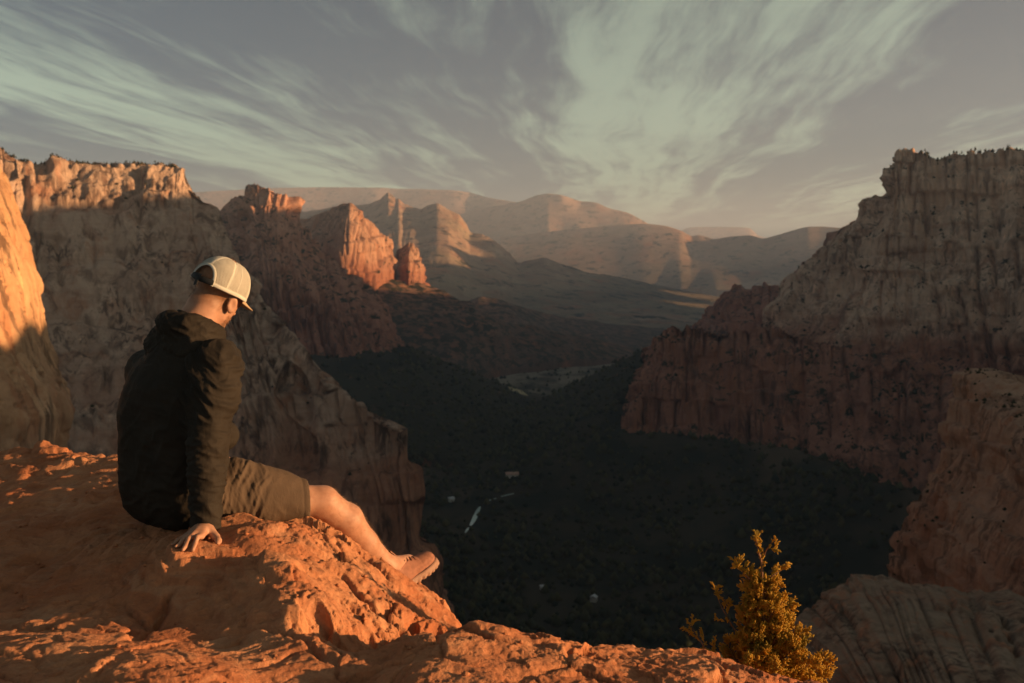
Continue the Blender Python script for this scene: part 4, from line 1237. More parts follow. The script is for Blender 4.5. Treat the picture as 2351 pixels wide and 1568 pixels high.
m_skin, t, b = principled('skin')
at = t.new('ShaderNodeAttribute', attribute_name='hair')
g = t.new('ShaderNodeNewGeometry')
n1 = t.noise(g.outputs['Position'], 35.0, 4.0, 0.6)
n2 = t.noise(g.outputs['Position'], 420.0, 3.0, 0.7)
c = t.mix(t.mapr(n1, 0.3, 0.7), (0.36, 0.178, 0.112), (0.45, 0.24, 0.158))
hm = t.math('MULTIPLY', at.outputs['Fac'], t.mapr(n2, 0.30, 0.62, 0.45, 1.0))
c = t.mix(hm, c, (0.20, 0.095, 0.045))
t.l.new(c, b.inputs['Base Color'])
b.inputs['Roughness'].default_value = 0.52
b.inputs['Specular IOR Level'].default_value = 0.35
b.inputs['Subsurface Weight'].default_value = 0.12
b.inputs['Subsurface Radius'].default_value = (0.012, 0.005, 0.003)
b.inputs['Subsurface Scale'].default_value = 0.6
bp = t.new('ShaderNodeBump')
bp.inputs['Strength'].default_value = 0.35
bp.inputs['Distance'].default_value = 0.0015
t.l.new(n2, bp.inputs['Height'])
t.l.new(bp.outputs[0], b.inputs['Normal'])
person = make_mesh('person', Vb, Fb, m_skin)
q = (Vb - HEAD) @ HB.T
hair = sstep(q[:, 2], -0.085, -0.015) * sstep(-q[:, 1], -0.045, 0.005) * (np.abs(q).max(1) < 0.14)
beard = sstep(-q[:, 2], 0.045, 0.065) * sstep(q[:, 1], 0.0, 0.03) * sstep(-q[:, 2], -0.2, 0.12) * (np.abs(q).max(1) < 0.15)
lat_out = np.abs(q[:, 0])
ear_m = (lat_out > 0.0775) & (np.abs(q[:, 1]) < 0.04)
hair = np.where(ear_m, 0, np.maximum(hair * 0.9, beard * 0.6))
at_ = person.data.attributes.new('hair', 'FLOAT', 'POINT')
at_.data.foreach_set('value', hair.astype(np.float32))
tag(person, 'man in white cap, dark jacket and shorts sitting on the red rock ledge, looking down', 'person')


# ---- cloth helpers
def folds(V, N, e1, wl, length, amp, seed=0.0, sharp=1.6):
    e1 = unit(e1)
    e2 = unit(np.cross(e1, (0.3, 0.9, 0.2)))
    e3 = np.cross(e1, e2)
    q = np.stack([V @ e1 / wl, V @ e2 / length, V @ e3 / length], 1) + seed
    q[:, 0] += 0.9 * fbm(V * 7.0 + seed, 2)
    n = fbm(q, 2, 0.45, ridged=True)
    n = np.sign(n) * np.abs(n) ** sharp
    return amp * (n - 0.2)


def cloth_mat(name, col, rough, fine=900.0, spec=0.3, sheen=0.0):
    m, t, b = principled(name)
    g = t.new('ShaderNodeNewGeometry')
    n0 = t.noise(g.outputs['Position'], 9.0, 3.0, 0.6)
    c = t.mix(t.mapr(n0, 0.3, 0.7), tuple(x * 0.85 for x in col), tuple(x * 1.15 for x in col))
    t.l.new(c, b.inputs['Base Color'])
    b.inputs['Roughness'].default_value = rough
    b.inputs['Specular IOR Level'].default_value = spec
    b.inputs['Sheen Weight'].default_value = sheen
    n = t.noise(g.outputs['Position'], fine, 2.0, 0.6)
    n2 = t.noise(t.vmath('MULTIPLY', g.outputs['Position'], (60, 60, 25)), 1.0, 4.0, 0.6, 0.8)
    bp = t.new('ShaderNodeBump')
    bp.inputs['Strength'].default_value = 0.5
    bp.inputs['Distance'].default_value = 0.004
    t.l.new(t.math('ADD', n2, t.math('MULTIPLY', n, 0.15)), bp.inputs['Height'])
    t.l.new(bp.outputs[0], b.inputs['Normal'])
    return m


m_jacket = cloth_mat('black_nylon', (0.026, 0.021, 0.017), 0.72, 700.0, 0.10)
m_shorts = cloth_mat('taupe_cotton', (0.088, 0.060, 0.042), 0.85, 1100.0, 0.15)

# ---- jacket
fj = Field((-1.50, 2.98, -0.96), (-0.80, 3.92, -0.14), 0.0046)
for i in range(11):
    tt = i / 10.0
    c = pelvis * (1 - tt) ** 2 + 2 * tt * (1 - tt) * (waist + FWD * -0.02) + chest * tt ** 2
    hw = np.interp(tt, [0, 0.15, 0.45, 0.8, 1], [0.094, 0.092, 0.082, 0.098, 0.090])
    rr = np.interp(tt, [0, 0.15, 0.45, 0.8, 1], [0.116, 0.114, 0.104, 0.109, 0.104])
    fj.cone(c - LAT * hw, c + LAT * hw, rr, rr, 0.05)
fj.cone(sh_l + LAT * 0.02, sh_r - LAT * 0.02, 0.072, 0.072, 0.06)
fj.cone(chest - FWD * 0.01, neckb - FWD * 0.012, 0.105, 0.078, 0.07)
fj.chain([sh_r, sh_r * 0.55 + elb_r * 0.45, elb_r], [0.071, 0.066, 0.058], 0.045)
fj.chain([elb_r, elb_r * 0.6 + wri_r * 0.4, wri_r + unit(wri_r - elb_r) * 0.02], [0.060, 0.055, 0.043], 0.015)
fj.chain([sh_l, sh_l * 0.55 + elb_l * 0.45, elb_l], [0.068, 0.064, 0.058], 0.045)
fj.chain([elb_l, elb_l * 0.6 + wri_l * 0.4, wri_l], [0.060, 0.054, 0.043], 0.015)
# bunched hem at the front of the waist
fj.ell(P(516, 1000, 3.45), np.array([LAT, FWD, UP]), (0.046, 0.050, 0.052), 0.035)
fj.cone(P(520, 985, 3.43), P(540, 1004, 3.46), 0.018, 0.012, 0.012)
# bottom hem: slanting plane in front of the hips
thd = unit(knee_r - hip_r)
fj.plane_cut(hip_r + thd * 0.085, unit(thd * 0.92 + UP * -0.35), (-1.5, 2.98, -0.96), (-0.8, 3.92, -0.66))
# neck opening and cuff
ax = unit(H(0, -0.030, -0.07) - neckb)
fj.cone(neckb - ax * 0.02, neckb + ax * 0.12, 0.064, 0.072, 0.006, cut=True)
cuff = unit(wri_r - elb_r)
fj.plane_cut(wri_r + cuff * 0.006, cuff, wri_r - 0.09, wri_r + 0.09)
fj.cone(wri_r - cuff * 0.03, wri_r + cuff * 0.08, 0.034, 0.034, 0.003, cut=True)
Vj, Fj = fj.mesh(2)
Nj = vnormals(Vj, Fj)
arm_t = ((Vj - sh_r) @ unit(elb_r - sh_r))
d_arm = np.minimum(np.linalg.norm(np.cross(Vj - sh_r, unit(elb_r - sh_r)), axis=1), np.linalg.norm(np.cross(Vj - elb_r, cuff), axis=1))
on_arm = sstep(0.115 - d_arm, 0, 0.04) * (Vj[:, 1] < 3.42)
upper = sstep(elb_r[2] + 0.03 - Vj[:, 2], -0.05, 0.02)                    # 0 upper arm, 1 forearm
dj = on_arm * (1 - upper) * folds(Vj, Nj, (0.62, -0.2, 0.76), 0.040, 0.16, 0.017, 1.0)
dj += on_arm * (1 - upper) * folds(Vj, Nj, (0.35, -0.1, 0.93), 0.018, 0.07, 0.0035, 5.0)
dj += on_arm * upper * folds(Vj, Nj, (0.25, 0.1, 0.96), 0.026, 0.10, 0.0085, 2.0)
dj += on_arm * upper * folds(Vj, Nj, (-0.45, 0.1, 0.88), 0.014, 0.05, 0.0028, 8.0)
dj += (1 - on_arm) * folds(Vj, Nj, (0.75, 0.3, -0.55), 0.075, 0.28, 0.0075, 3.0)
dj += (1 - on_arm) * folds(Vj, Nj, (0.30, 0.2, 0.92), 0.030, 0.12, 0.0030, 4.0)
Vj = Vj + Nj * dj[:, None]
jacket = make_mesh('jacket', Vj, Fj, m_jacket, person)
jacket['label'] = 'dark nylon jacket with creased sleeves'
# hood lying on the shoulders
fh = Field((-1.46, 3.10, -0.46), (-0.86, 3.72, -0.10), 0.0042)
ring_c = neckb + ax * 0.012 - FWD * 0.002
rp, rr = [], []
for i in range(-9, 10):
    th = i / 9.0 * 2.45
    rad_ = 0.082 + 0.010 * math.cos(th)
    rp.append(ring_c + (-FWD * math.cos(th) + LAT * math.sin(th)) * rad_ + ax * (0.002 + 0.014 * math.cos(th)) - UP * 0.035 * math.sin(th / 2) ** 2)
    rr.append(0.022 + 0.012 * math.cos(th / 2) ** 2)
fh.chain(rp, rr, 0.02)
BB = np.array([LAT, FWD, UP])
fh.ell(neckb - FWD * 0.075 - UP * 0.070, BB, (0.135, 0.046, 0.062), 0.05)
fh.ell(neckb - FWD * 0.080 - UP * 0.120 - LAT * 0.01, BB, (0.100, 0.036, 0.075), 0.05)
fh.ell(neckb - FWD * 0.030 - UP * 0.045 - LAT * 0.095, BB, (0.060, 0.070, 0.042), 0.04)
fh.ell(neckb - FWD * 0.030 - UP * 0.060 + LAT * 0.085, BB, (0.055, 0.065, 0.032), 0.04)
fh.cone(neckb - ax * 0.02, neckb + ax * 0.16, 0.062, 0.074, 0.010, cut=True)
Vh, Fh = fh.mesh(2)
Nh = vnormals(Vh, Fh)
dh = folds(Vh, Nh, (0.55, -0.3, 0.8), 0.032, 0.11, 0.0085, 6.0) + folds(Vh, Nh, (-0.4, 0.2, 0.9), 0.015, 0.05, 0.0035, 7.0)
Vh = Vh + Nh * dh[:, None]
hood = make_mesh('hood', Vh, Fh, m_jacket, person)

# ---- shorts
fs = Field((-1.46, 3.10, -1.02), (-0.58, 4.00, -0.62), 0.0046)
fs.cone(hip_l, hip_r, 0.104, 0.100, 0.04)
hem_r = hip_r + (knee_r - hip_r) * 0.865
hem_l = hip_l + (knee_l - hip_l) * 0.86
fs.chain([hip_r, hip_r * 0.5 + knee_r * 0.5, hip_r * 0.02 + knee_r * 0.98], [0.100, 0.085, 0.073], 0.03)
fs.cone(P(535, 1103, 3.37), P(640, 1128, 3.43), 0.078, 0.074, 0.03)
fs.chain([hip_l, hip_l * 0.5 + knee_l * 0.5, hip_l * 0.02 + knee_l * 0.98], [0.100, 0.083, 0.070], 0.03)
for hem, hp, kn in ((hem_r, hip_r, knee_r), (hem_l, hip_l, knee_l)):
    d = unit(kn - hp)
    d = unit(d + UP * 0.10)
    fs.plane_cut(hem, d, hem - 0.14, hem + 0.14)
    fs.cone(hem - d * 0.05, hem + d * 0.1, 0.066, 0.0655, 0.004, cut=True)
Vs, Fs = fs.mesh(2)
Ns = vnormals(Vs, Fs)
tth = np.clip((Vs - hip_r) @ thd / np.linalg.norm(knee_r - hip_r), -0.3, 1)
near_hip = sstep(0.66 - tth, 0.0, 0.3)
ds = near_hip * (0.35 + 1.1 * sstep(fbm(Vs * 9.0 + 4, 2), -0.2, 0.25)) * folds(Vs, Ns, (0.90, 0.30, -0.42), 0.030, 0.22, 0.0095, 11.0)
ds += near_hip * folds(Vs, Ns, (0.80, 0.30, 0.25), 0.016, 0.10, 0.0035, 12.0)
ds += (1 - near_hip) * folds(Vs, Ns, (0.5, 0.3, 0.8), 0.07, 0.2, 0.0030, 13.0)
hemd = np.abs((Vs - hem_r) @ unit(thd + UP * 0.10) + 0.022)
ds -= 0.0016 * np.exp(-(hemd / 0.003) ** 2)
seam = np.abs((Vs - hip_r) @ UP + 0.012 - 0.02 * tth)
Vs = Vs + Ns * ds[:, None]
shorts = make_mesh('shorts', Vs, Fs, m_shorts, person)
shorts['label'] = 'taupe knee-length shorts creased at the hip'
# side seam and patch pocket stitched on the thigh
def ribbon(path, nrm, w, th, name, mat, parent):
    path = np.asarray(path)
    V, F = [], []
    for i, p in enumerate(path):
        d = unit(path[min(i + 1, len(path) - 1)] - path[max(i - 1, 0)])
        n = np.asarray(nrm[i])
        s = unit(np.cross(d, n))
        V += [p - s * w / 2, p - s * w / 2 * 0.8 + n * th, p + s * w / 2 * 0.8 + n * th, p + s * w / 2]
        if i:
            a = 4 * (i - 1)
            F += [(a + k, a + k + 1, a + k + 5, a + k + 4) for k in range(3)]
    return make_mesh(name, np.array(V), np.array(F), mat, parent)


def on_surface(Vm, Nm, pts):
    out, nn = [], []
    for p in pts:
        i = np.argmin(((Vm - p) ** 2).sum(1))
        out.append(Vm[i])
        nn.append(Nm[i])
    return out, nn


# ---- cap
m_cap, t, b = principled('white_mesh_fabric')
uvn = t.new('ShaderNodeUVMap')
ux, uy, _ = t.sep(uvn.outputs[0])
pit = 0.0056
rowi = t.math('FLOOR', t.math('DIVIDE', uy, pit * 0.86))
sh = t.math('MULTIPLY', t.math('MODULO', rowi, 2.0), 0.5)
fu = t.math('SUBTRACT', t.math('FRACT', t.math('ADD', t.math('DIVIDE', ux, pit), sh)), 0.5)
fv = t.math('SUBTRACT', t.math('FRACT', t.math('DIVIDE', uy, pit * 0.86)), 0.5)
rad = t.math('SQRT', t.math('ADD', t.math('MULTIPLY', fu, fu), t.math('MULTIPLY', fv, fv)))
hole = t.math('LESS_THAN', rad, 0.31)
atm = t.new('ShaderNodeAttribute', attribute_name='meshy')
hole = t.math('MULTIPLY', hole, t.math('GREATER_THAN', atm.outputs['Fac'], 0.5))
b.inputs['Base Color'].default_value = (0.47, 0.445, 0.39, 1)
b.inputs['Roughness'].default_value = 0.8
b.inputs['Specular IOR Level'].default_value = 0.2
tr = t.new('ShaderNodeBsdfTransparent')
ms = t.new('ShaderNodeMixShader')
t.l.new(hole, ms.inputs[0])
t.l.new(b.outputs[0], ms.inputs[1])
t.l.new(tr.outputs[0], ms.inputs[2])
t.l.new(ms.outputs[0], t.n['Material Output'].inputs['Surface'])
m_capsolid = plain_mat('white_cotton_tape', (0.50, 0.48, 0.43), 0.85, 0.2, 0.06, 60)
m_brim = plain_mat('tan_brim', (0.36, 0.25, 0.16), 0.8, 0.2, 0.1, 50)
m_strap = plain_mat('black_webbing', (0.012, 0.012, 0.013), 0.6, 0.4)

CAPC = (0.0, -0.012, 0.010)         # centre of the rim plane in head axes


def cap_pt(phi, tht, grow=0.0):
    """phi 0 = front, turning to his right; tht 0 = rim, pi/2 = crown."""
    cc = np.cos(tht) ** 0.78
    ss = np.sin(tht) ** 0.92
    r = (0.0925 + grow) * cc * np.sin(phi)
    f = (0.110 + grow) * cc * np.cos(phi)
    u = (0.110 + grow) * ss + 0.010 * np.maximum(np.cos(phi), 0) * cc * ss
    rim = -0.012 * (1 - ss) * np.cos(phi) * -1.0
    rim = np.where(np.cos(phi) < 0, 0.010 * np.cos(phi) * (1 - ss), 0.0)
    return np.stack([r + CAPC[0], f + CAPC[1], u + CAPC[2] + rim], -1)


def to_w(q):
    return HEAD + q @ HB


nph, nth = 220, 70
ph = np.linspace(-math.pi, math.pi, nph + 1)[:-1]
th = np.linspace(0, math.pi / 2 - 0.02, nth)
PH, TH = np.meshgrid(ph, th, indexing='xy')
lq = cap_pt(PH, TH)
dents = 0.0022 * fbm(lq.reshape(-1, 3) * 26 + 2, 3).reshape(PH.shape)
seams = np.min(np.abs(((PH[..., None] - np.array([math.pi, 1.05, -1.05, 2.1, -2.1, 0]) + math.pi) % (2 * math.pi)) - math.pi), -1)
lq = cap_pt(PH, TH, 0.0) + (dents - 0.0018 * np.exp(-(seams * np.cos(TH) / 0.03) ** 2))[..., None] * np.stack([np.sin(PH), np.cos(PH), np.sin(TH)], -1)
Vc = to_w(lq.reshape(-1, 3))
back_ang = np.abs(((PH - math.pi + math.pi) % (2 * math.pi)) - math.pi)
arch_w, arch_h = 0.52, 0.52
open_m = (back_ang / arch_w) ** 2 + (TH / arch_h) ** 2 < 1.0
ii = np.arange(nth * nph).reshape(nth, nph)
Fc = np.stack([ii[:-1], np.roll(ii, -1, 1)[:-1], np.roll(ii, -1, 1)[1:], ii[1:]], -1).reshape(-1, 4)
keep = ~open_m.ravel()[Fc].any(1)
Fc = Fc[keep]
top_i = len(Vc)
Vc = np.concatenate([Vc, [to_w(cap_pt(np.array(0.0), np.array(math.pi / 2 - 1e-4)))]])
Ft = np.stack([ii[-1], np.roll(ii[-1], -1), np.full(nph, top_i)], 1)
cap = make_mesh('cap', Vc, [Fc, Ft], m_cap, person)
me = cap.data
uvl = me.uv_layers.new(name='UVMap')
lv = np.zeros(len(me.loops), np.int32)
me.loops.foreach_get('vertex_index', lv)
uvv = np.c_[np.append((PH * 0.098).ravel(), 0), np.append((TH * 0.125).ravel(), 0.19)]
uvl.data.foreach_set('uv', uvv[lv].ravel().astype(np.float32))
meshy = np.append(((np.abs(((PH + math.pi) % (2 * math.pi)) - math.pi) > 1.12) & (seams * np.cos(TH) > 0.055) & (TH > 0.10) & (TH < 1.42)).ravel(), False)
am = me.attributes.new('meshy', 'FLOAT', 'POINT')
am.data.foreach_set('value', meshy.astype(np.float32))
cap['label'] = 'white mesh-back cap'
sm = cap.modifiers.new('thick', 'SOLIDIFY')
sm.thickness = 0.0012
sm.offset = -1
# binding tapes: arch edge, rim, centre seam
tg = np.linspace(0, math.pi, 40)
pa, na = [], []
for k in tg:
    q1 = cap_pt(np.array(math.pi - arch_w * 1.03 * math.cos(k)), np.array(max(arch_h * 1.03 * math.sin(k), 0.0)), 0.0012)
    pa.append(to_w(q1))
    na.append(unit(to_w(q1) - to_w(np.array([0, -0.01, 0.01]))))
ribbon(pa, na, 0.011, 0.0016, 'arch_binding', m_capsolid, cap)
rp_, rn_ = [], []
for k in np.linspace(math.pi + arch_w, 3 * math.pi - arch_w, 80):
    q1 = cap_pt(np.array(k), np.array(0.045), 0.0012)
    rp_.append(to_w(q1))
    rn_.append(unit(to_w(q1) - to_w(np.array([0, -0.01, 0.0]))))
ribbon(rp_, rn_, 0.012, 0.0016, 'rim_binding', m_capsolid, cap)
for k0 in (math.pi, 1.75, -1.75):
    sp, sn = [], []
    for k in np.linspace(arch_h if k0 == math.pi else 0.05, 1.5, 26):
        q1 = cap_pt(np.array(k0), np.array(k), 0.0010)
        sp.append(to_w(q1))
        sn.append(unit(to_w(q1) - to_w(np.array([0, -0.01, 0.01]))))
    ribbon(sp, sn, 0.016 if k0 == math.pi else 0.0035, 0.0009, 'seam_tape', m_capsolid, cap)
# adjusting strap across the opening, with a buckle and a loose tail
sp, sn = [], []
for k in np.linspace(-1, 1, 22):
    q1 = cap_pt(np.array(math.pi - k * arch_w * 1.06), np.array(0.085), 0.0005) + np.array([0, 0, -0.004 * (1 - k * k)])
    sp.append(to_w(q1))
    sn.append(unit(to_w(q1) - to_w(np.array([0, -0.01, 0.0]))))
strap = ribbon(sp, sn, 0.021, 0.003, 'strap', m_strap, cap)
bq = [to_w(cap_pt(np.array(math.pi - k * 0.12 + 0.05), np.array(0.07), 0.0045)) for k in (-1, 0, 1)]
ribbon(bq, [unit(x - HEAD) for x in bq], 0.026, 0.004, 'buckle', m_strap, cap)
tq = [to_w(cap_pt(np.array(math.pi + 0.06), np.array(0.06), 0.005) + np.array([0.004 * k, -0.002 * k, -0.010 * k])) for k in range(4)]
ribbon(tq, [-hf] * 4, 0.014, 0.002, 'strap_tail', m_strap, cap)
# brim
nb_, mb_ = 40, 14
V, F = [], []
for side in (0, 1):
    for j in range(mb_):
        s_ = j / (mb_ - 1)
        for i in range(nb_):
            a_ = -1.15 + 2.3 * i / (nb_ - 1)
            base_ = cap_pt(np.array(a_), np.array(0.03), -0.001)
            reach = 0.072 * max(math.cos(a_ / 1.15 * math.pi / 2), 0.0) ** 0.55
            q1 = base_ + np.array([0.05 * math.sin(a_) * s_ * reach / 0.07 * 0.25, s_ * reach, -s_ * reach * 0.16 - 0.010 * (a_ / 1.15) ** 2 * s_])
            q1[2] -= 0.0032 * side
            V.append(to_w(q1))
fa = grid_faces(mb_, nb_)
fb2 = fa[:, ::-1] + mb_ * nb_
e0 = np.arange((mb_ - 1) * nb_, mb_ * nb_)
fr_ = np.stack([e0[:-1], e0[1:], e0[1:] + mb_ * nb_, e0[:-1] + mb_ * nb_], 1)
make_mesh('brim', np.array(V), np.concatenate([fa, fb2, fr_]), m_brim, cap)
bt = cap_pt(np.array(0.0), np.array(math.pi / 2 - 1e-4))
fbt = Field(to_w(bt) - 0.02, to_w(bt) + 0.02, 0.0015)
fbt.ell(to_w(bt), HB, (0.007, 0.007, 0.004), 0.001)
v_, f_ = fbt.mesh(1)
make_mesh('button', v_, f_, m_capsolid, cap)

# ---- shoes
m_shoe = plain_mat('shoe_suede', (0.27, 0.12, 0.078), 0.8, 0.2, 0.15, 60)
m_sole = plain_mat('shoe_rubber', (0.30, 0.17, 0.12), 0.7, 0.3, 0.1, 80)
m_lace = plain_mat('lace_cord', (0.24, 0.11, 0.07), 0.8, 0.2)


def shoe(ank, fd, upv, lab=None):
    fd = unit(fd)
    upv = unit(upv - fd * (upv @ fd))
    sd = np.cross(fd, upv)
    B = np.array([sd, fd, upv])

    def S(s, f, u):
        return ank + sd * s + fd * f + upv * u
    f1 = Field(ank - 0.26, ank + 0.30, 0.0044)
    f1.ell(S(0, -0.030, -0.055), B, (0.036, 0.045, 0.045), 0.02)
    f1.cone(S(0, 0.0, -0.045), S(0, 0.11, -0.062), 0.041, 0.038, 0.03)
    f1.ell(S(0, 0.155, -0.064), B, (0.046, 0.060, 0.034), 0.03)
    f1.cone(S(0, -0.012, -0.01), S(0, -0.006, 0.022), 0.041, 0.043, 0.02)
    f1.cone(S(0, 0.03, -0.004), S(0, 0.10, -0.034), 0.026, 0.022, 0.02)
    f1.plane_cut(S(0, 0, -0.083), -upv)
    f1.cone(S(0, -0.006, 0.0), S(0, -0.004, 0.07), 0.034, 0.040, 0.004, cut=True)
    v, f = f1.mesh(1)
    n = vnormals(v, f)
    q = (v - ank) @ B.T
    band = np.exp(-((q[:, 1] - 0.135 + 0.3 * np.abs(q[:, 0])) / 0.004) ** 2) + np.exp(-((q[:, 2] + 0.055) / 0.003) ** 2)
    v = v + n * (-0.0018 * band)[:, None]
    ob = make_mesh('shoe', v, f, m_shoe, person)
    f2 = Field(ank - 0.26, ank + 0.30, 0.0044)
    f2.ell(S(0, -0.030, -0.088), B, (0.041, 0.052, 0.03), 0.02)
    f2.cone(S(-0.004, 0.0, -0.09), S(0.004, 0.12, -0.09), 0.038, 0.042, 0.03)
    f2.ell(S(0.004, 0.155, -0.088), B, (0.050, 0.068, 0.03), 0.03)
    f2.plane_cut(S(0, 0, -0.073), upv)
    f2.plane_cut(S(0, 0, -0.103), -upv)
    v, f = f2.mesh(1)
    q = (v - ank) @ B.T
    n = vnormals(v, f)
    v = v + n * (0.002 * np.sign(np.sin(q[:, 1] * 260)) * (q[:, 2] < -0.092) + -0.002 * np.exp(-((q[:, 2] + 0.086) / 0.003) ** 2))[:, None]
    make_mesh('sole', v, f, m_sole, ob)
    for j in range(5):
        ff = 0.045 + j * 0.017
        uu_ = np.interp(ff, [0.03, 0.115], [0.020, -0.018])
        f3 = [S(-0.026, ff - 0.004, uu_ - 0.010), S(-0.012, ff, uu_), S(0.012, ff + 0.002, uu_), S(0.026, ff - 0.004, uu_ - 0.010)]
        ribbon(f3, [upv] * 4, 0.006, 0.004, 'lace', m_lace, ob)
    tq = [S(0, 0.018 + 0.008 * k, 0.062 - 0.014 * k) for k in range(4)]
    ribbon(tq, [unit(upv * 0.6 + fd * 0.8)] * 4, 0.036, 0.006, 'tongue', m_shoe, ob)
    return ob


shoe(ank_r + np.array([0.004, 0.004, -0.012]), (0.56, 0.78, 0.30), np.array([-0.25, 0.0, 1.0]))
shoe(ank_l + np.array([0.0, 0.006, -0.010]), (0.50, 0.75, -0.42), np.array([0.1, 0.3, 1.0]))
# socks
for an, kn in ((ank_r, knee_r), (ank_l, knee_l)):
    d = unit(kn - an)
    f4 = Field(an - 0.09, an + 0.09, 0.0042)
    f4.chain([an - d * 0.02, an + d * 0.018], [0.037, 0.0365], 0.004)
    f4.plane_cut(an + d * 0.02, d)
    v, f = f4.mesh(1)
    make_mesh('sock', v, f, plain_mat('sock_knit', (0.35, 0.20, 0.14), 0.9, 0.1, 0.1, 200), person)


# ---- short hair: nape and jaw stubble, and fuzz on the shins
def strands(name, base, nrm, lean, length, width, mat):
    n = len(base)
    d = nrm + lean + RNG.normal(0, 0.25, (n, 3))
    d /= np.linalg.norm(d, axis=1, keepdims=True)
    sd = np.cross(d, RNG.normal(0, 1, (n, 3)))
    sd /= np.linalg.norm(sd, axis=1, keepdims=True)
    L = length * RNG.uniform(0.6, 1.3, (n, 1))
    V = np.stack([base - sd * width, base + sd * width, base + d * L + sd * width * 0.3], 1)
    o = make_mesh(name, V.reshape(-1, 3), np.arange(n * 3).reshape(n, 3), mat, person)
    o['kind'] = 'stuff'
    return o


m_hair = plain_mat('brown_hair', (0.17, 0.085, 0.045), 0.6, 0.3, 0.3, 300)
Nb = vnormals(Vb, Fb)
ok = np.where(hair > 0.25)[0]
pick = RNG.choice(ok, 9000)
strands('hair', Vb[pick] + RNG.normal(0, 0.0015, (9000, 3)), Nb[pick], -hu * 0.6 - hf * 0.3, 0.0045, 0.00030, m_hair)
tl = ((Vb - knee_r) @ (ank_r - knee_r)) / ((ank_r - knee_r) @ (ank_r - knee_r))
dl = np.linalg.norm(Vb - knee_r - tl[:, None] * (ank_r - knee_r), axis=1)
ok = np.where((tl > -0.05) & (tl < 0.9) & (dl < 0.08))[0]
pick = RNG.choice(ok, 2600)
strands('leg_hair', Vb[pick] + RNG.normal(0, 0.002, (2600, 3)), Nb[pick], unit(ank_r - knee_r) * 0.9, 0.011, 0.00022, plain_mat('fair_body_hair', (0.34, 0.20, 0.11), 0.5, 0.3))

# ------------------------------------------------------------------ juniper at the brink
m_bark = plain_mat('juniper_bark', (0.20, 0.11, 0.06), 0.9, 0.1, 0.25, 90)
m_leaf, t, b = principled('juniper_scales')
g = t.new('ShaderNodeNewGeometry')
n1 = t.noise(g.outputs['Position'], 26.0, 3.0, 0.6)
c = t.mix(t.mapr(n1, 0.32, 0.68), (0.52, 0.34, 0.042), (0.68, 0.43, 0.052))
c = t.mix(t.mapr(g.outputs['Random Per Island'], 0.0, 1.0, 0.0, 0.55, False), c, (0.52, 0.28, 0.045))
c = t.mix(t.mapr(t.noise(g.outputs['Position'], 11.0, 2.0, 0.5), 0.52, 0.66, 0.0, 0.6), c, (0.20, 0.19, 0.035))
t.l.new(c, b.inputs['Base Color'])
b.inputs['Roughness'].default_value = 0.65
b.inputs['Specular IOR Level'].default_value = 0.25
trn = t.new('ShaderNodeBsdfTranslucent')
t.l.new(c, trn.inputs['Color'])
ms = t.new('ShaderNodeMixShader')
ms.inputs[0].default_value = 0.5
t.l.new(b.outputs[0], ms.inputs[1])
t.l.new(trn.outputs[0], ms.inputs[2])
t.l.new(ms.outputs[0], t.n['Material Output'].inputs['Surface'])

rj = random.Random(5)


class Tubes:
    def __init__(self):
        self.V, self.F, self.n = [], [], 0

    def seg(self, pts, rads, k=4):
        pts = [np.asarray(p, float) for p in pts]
        rings = []
        for i, p in enumerate(pts):
            d = unit(pts[min(i + 1, len(pts) - 1)] - pts[max(i - 1, 0)])
            a = unit(np.cross(d, (0.31, 0.77, 0.55)))
            bb = np.cross(d, a)
            for j in range(k):
                an = 2 * math.pi * j / k
                self.V.append(p + (a * math.cos(an) + bb * math.sin(an)) * rads[i])
            rings.append(self.n)
            self.n += k
        for r0, r1 in zip(rings[:-1], rings[1:]):
            for j in range(k):
                self.F.append((r0 + j, r0 + (j + 1) % k, r1 + (j + 1) % k, r1 + j))

    def build(self, name, mat, parent):
        return make_mesh(name, np.array(self.V), np.array(self.F), mat, parent)


JD = 2.98
jbx, jby = P(1768, 1600, JD)[0], JD - 0.02
jz = ledge_z1(jbx, jby, False)
tree = bpy.data.objects.new('juniper_tree', None)
COL.objects.link(tree)
tree.location = (jbx, jby, jz)
tag(tree, 'small golden-green juniper growing at the brink of the rock ledge', 'tree')
stem = [np.array([jbx, jby, jz - 0.03]), P(1772, 1690, JD), P(1768, 1560, JD), P(1760, 1470, JD), P(1752, 1400, JD), P(1750, 1345, JD), P(1749, 1300, JD), P(1744, 1268, JD), P(1746, 1242, JD)]
trunk = Tubes()
trunk.seg(stem, [0.020, 0.016, 0.013, 0.010, 0.007, 0.005, 0.0036, 0.0028, 0.0016], 8)
br = Tubes()


TW = []                                  # single twigs: start, end, radii


def sprig(p, d, size):
    """A spray of scale-covered twigs: a stalk with stubby side twigs."""
    d = unit(d)
    v = RNG.normal(0, 1, (6, 3))
    L = size * rj.uniform(0.8, 1.2)
    TW.append((p, p + d * L, 0.0024, 0.0010))
    for j in range(5):
        f = 0.2 + 0.16 * j
        o = v[j] - d * float(v[j] @ d)
        w = d * 0.75 + o * (0.8 / (float(o @ o) ** 0.5 + 1e-6))
        q = p + d * (L * f)
        TW.append((q, q + w * (L * rj.uniform(0.30, 0.50) * (1.15 - 0.5 * f)), 0.0024, 0.0013))


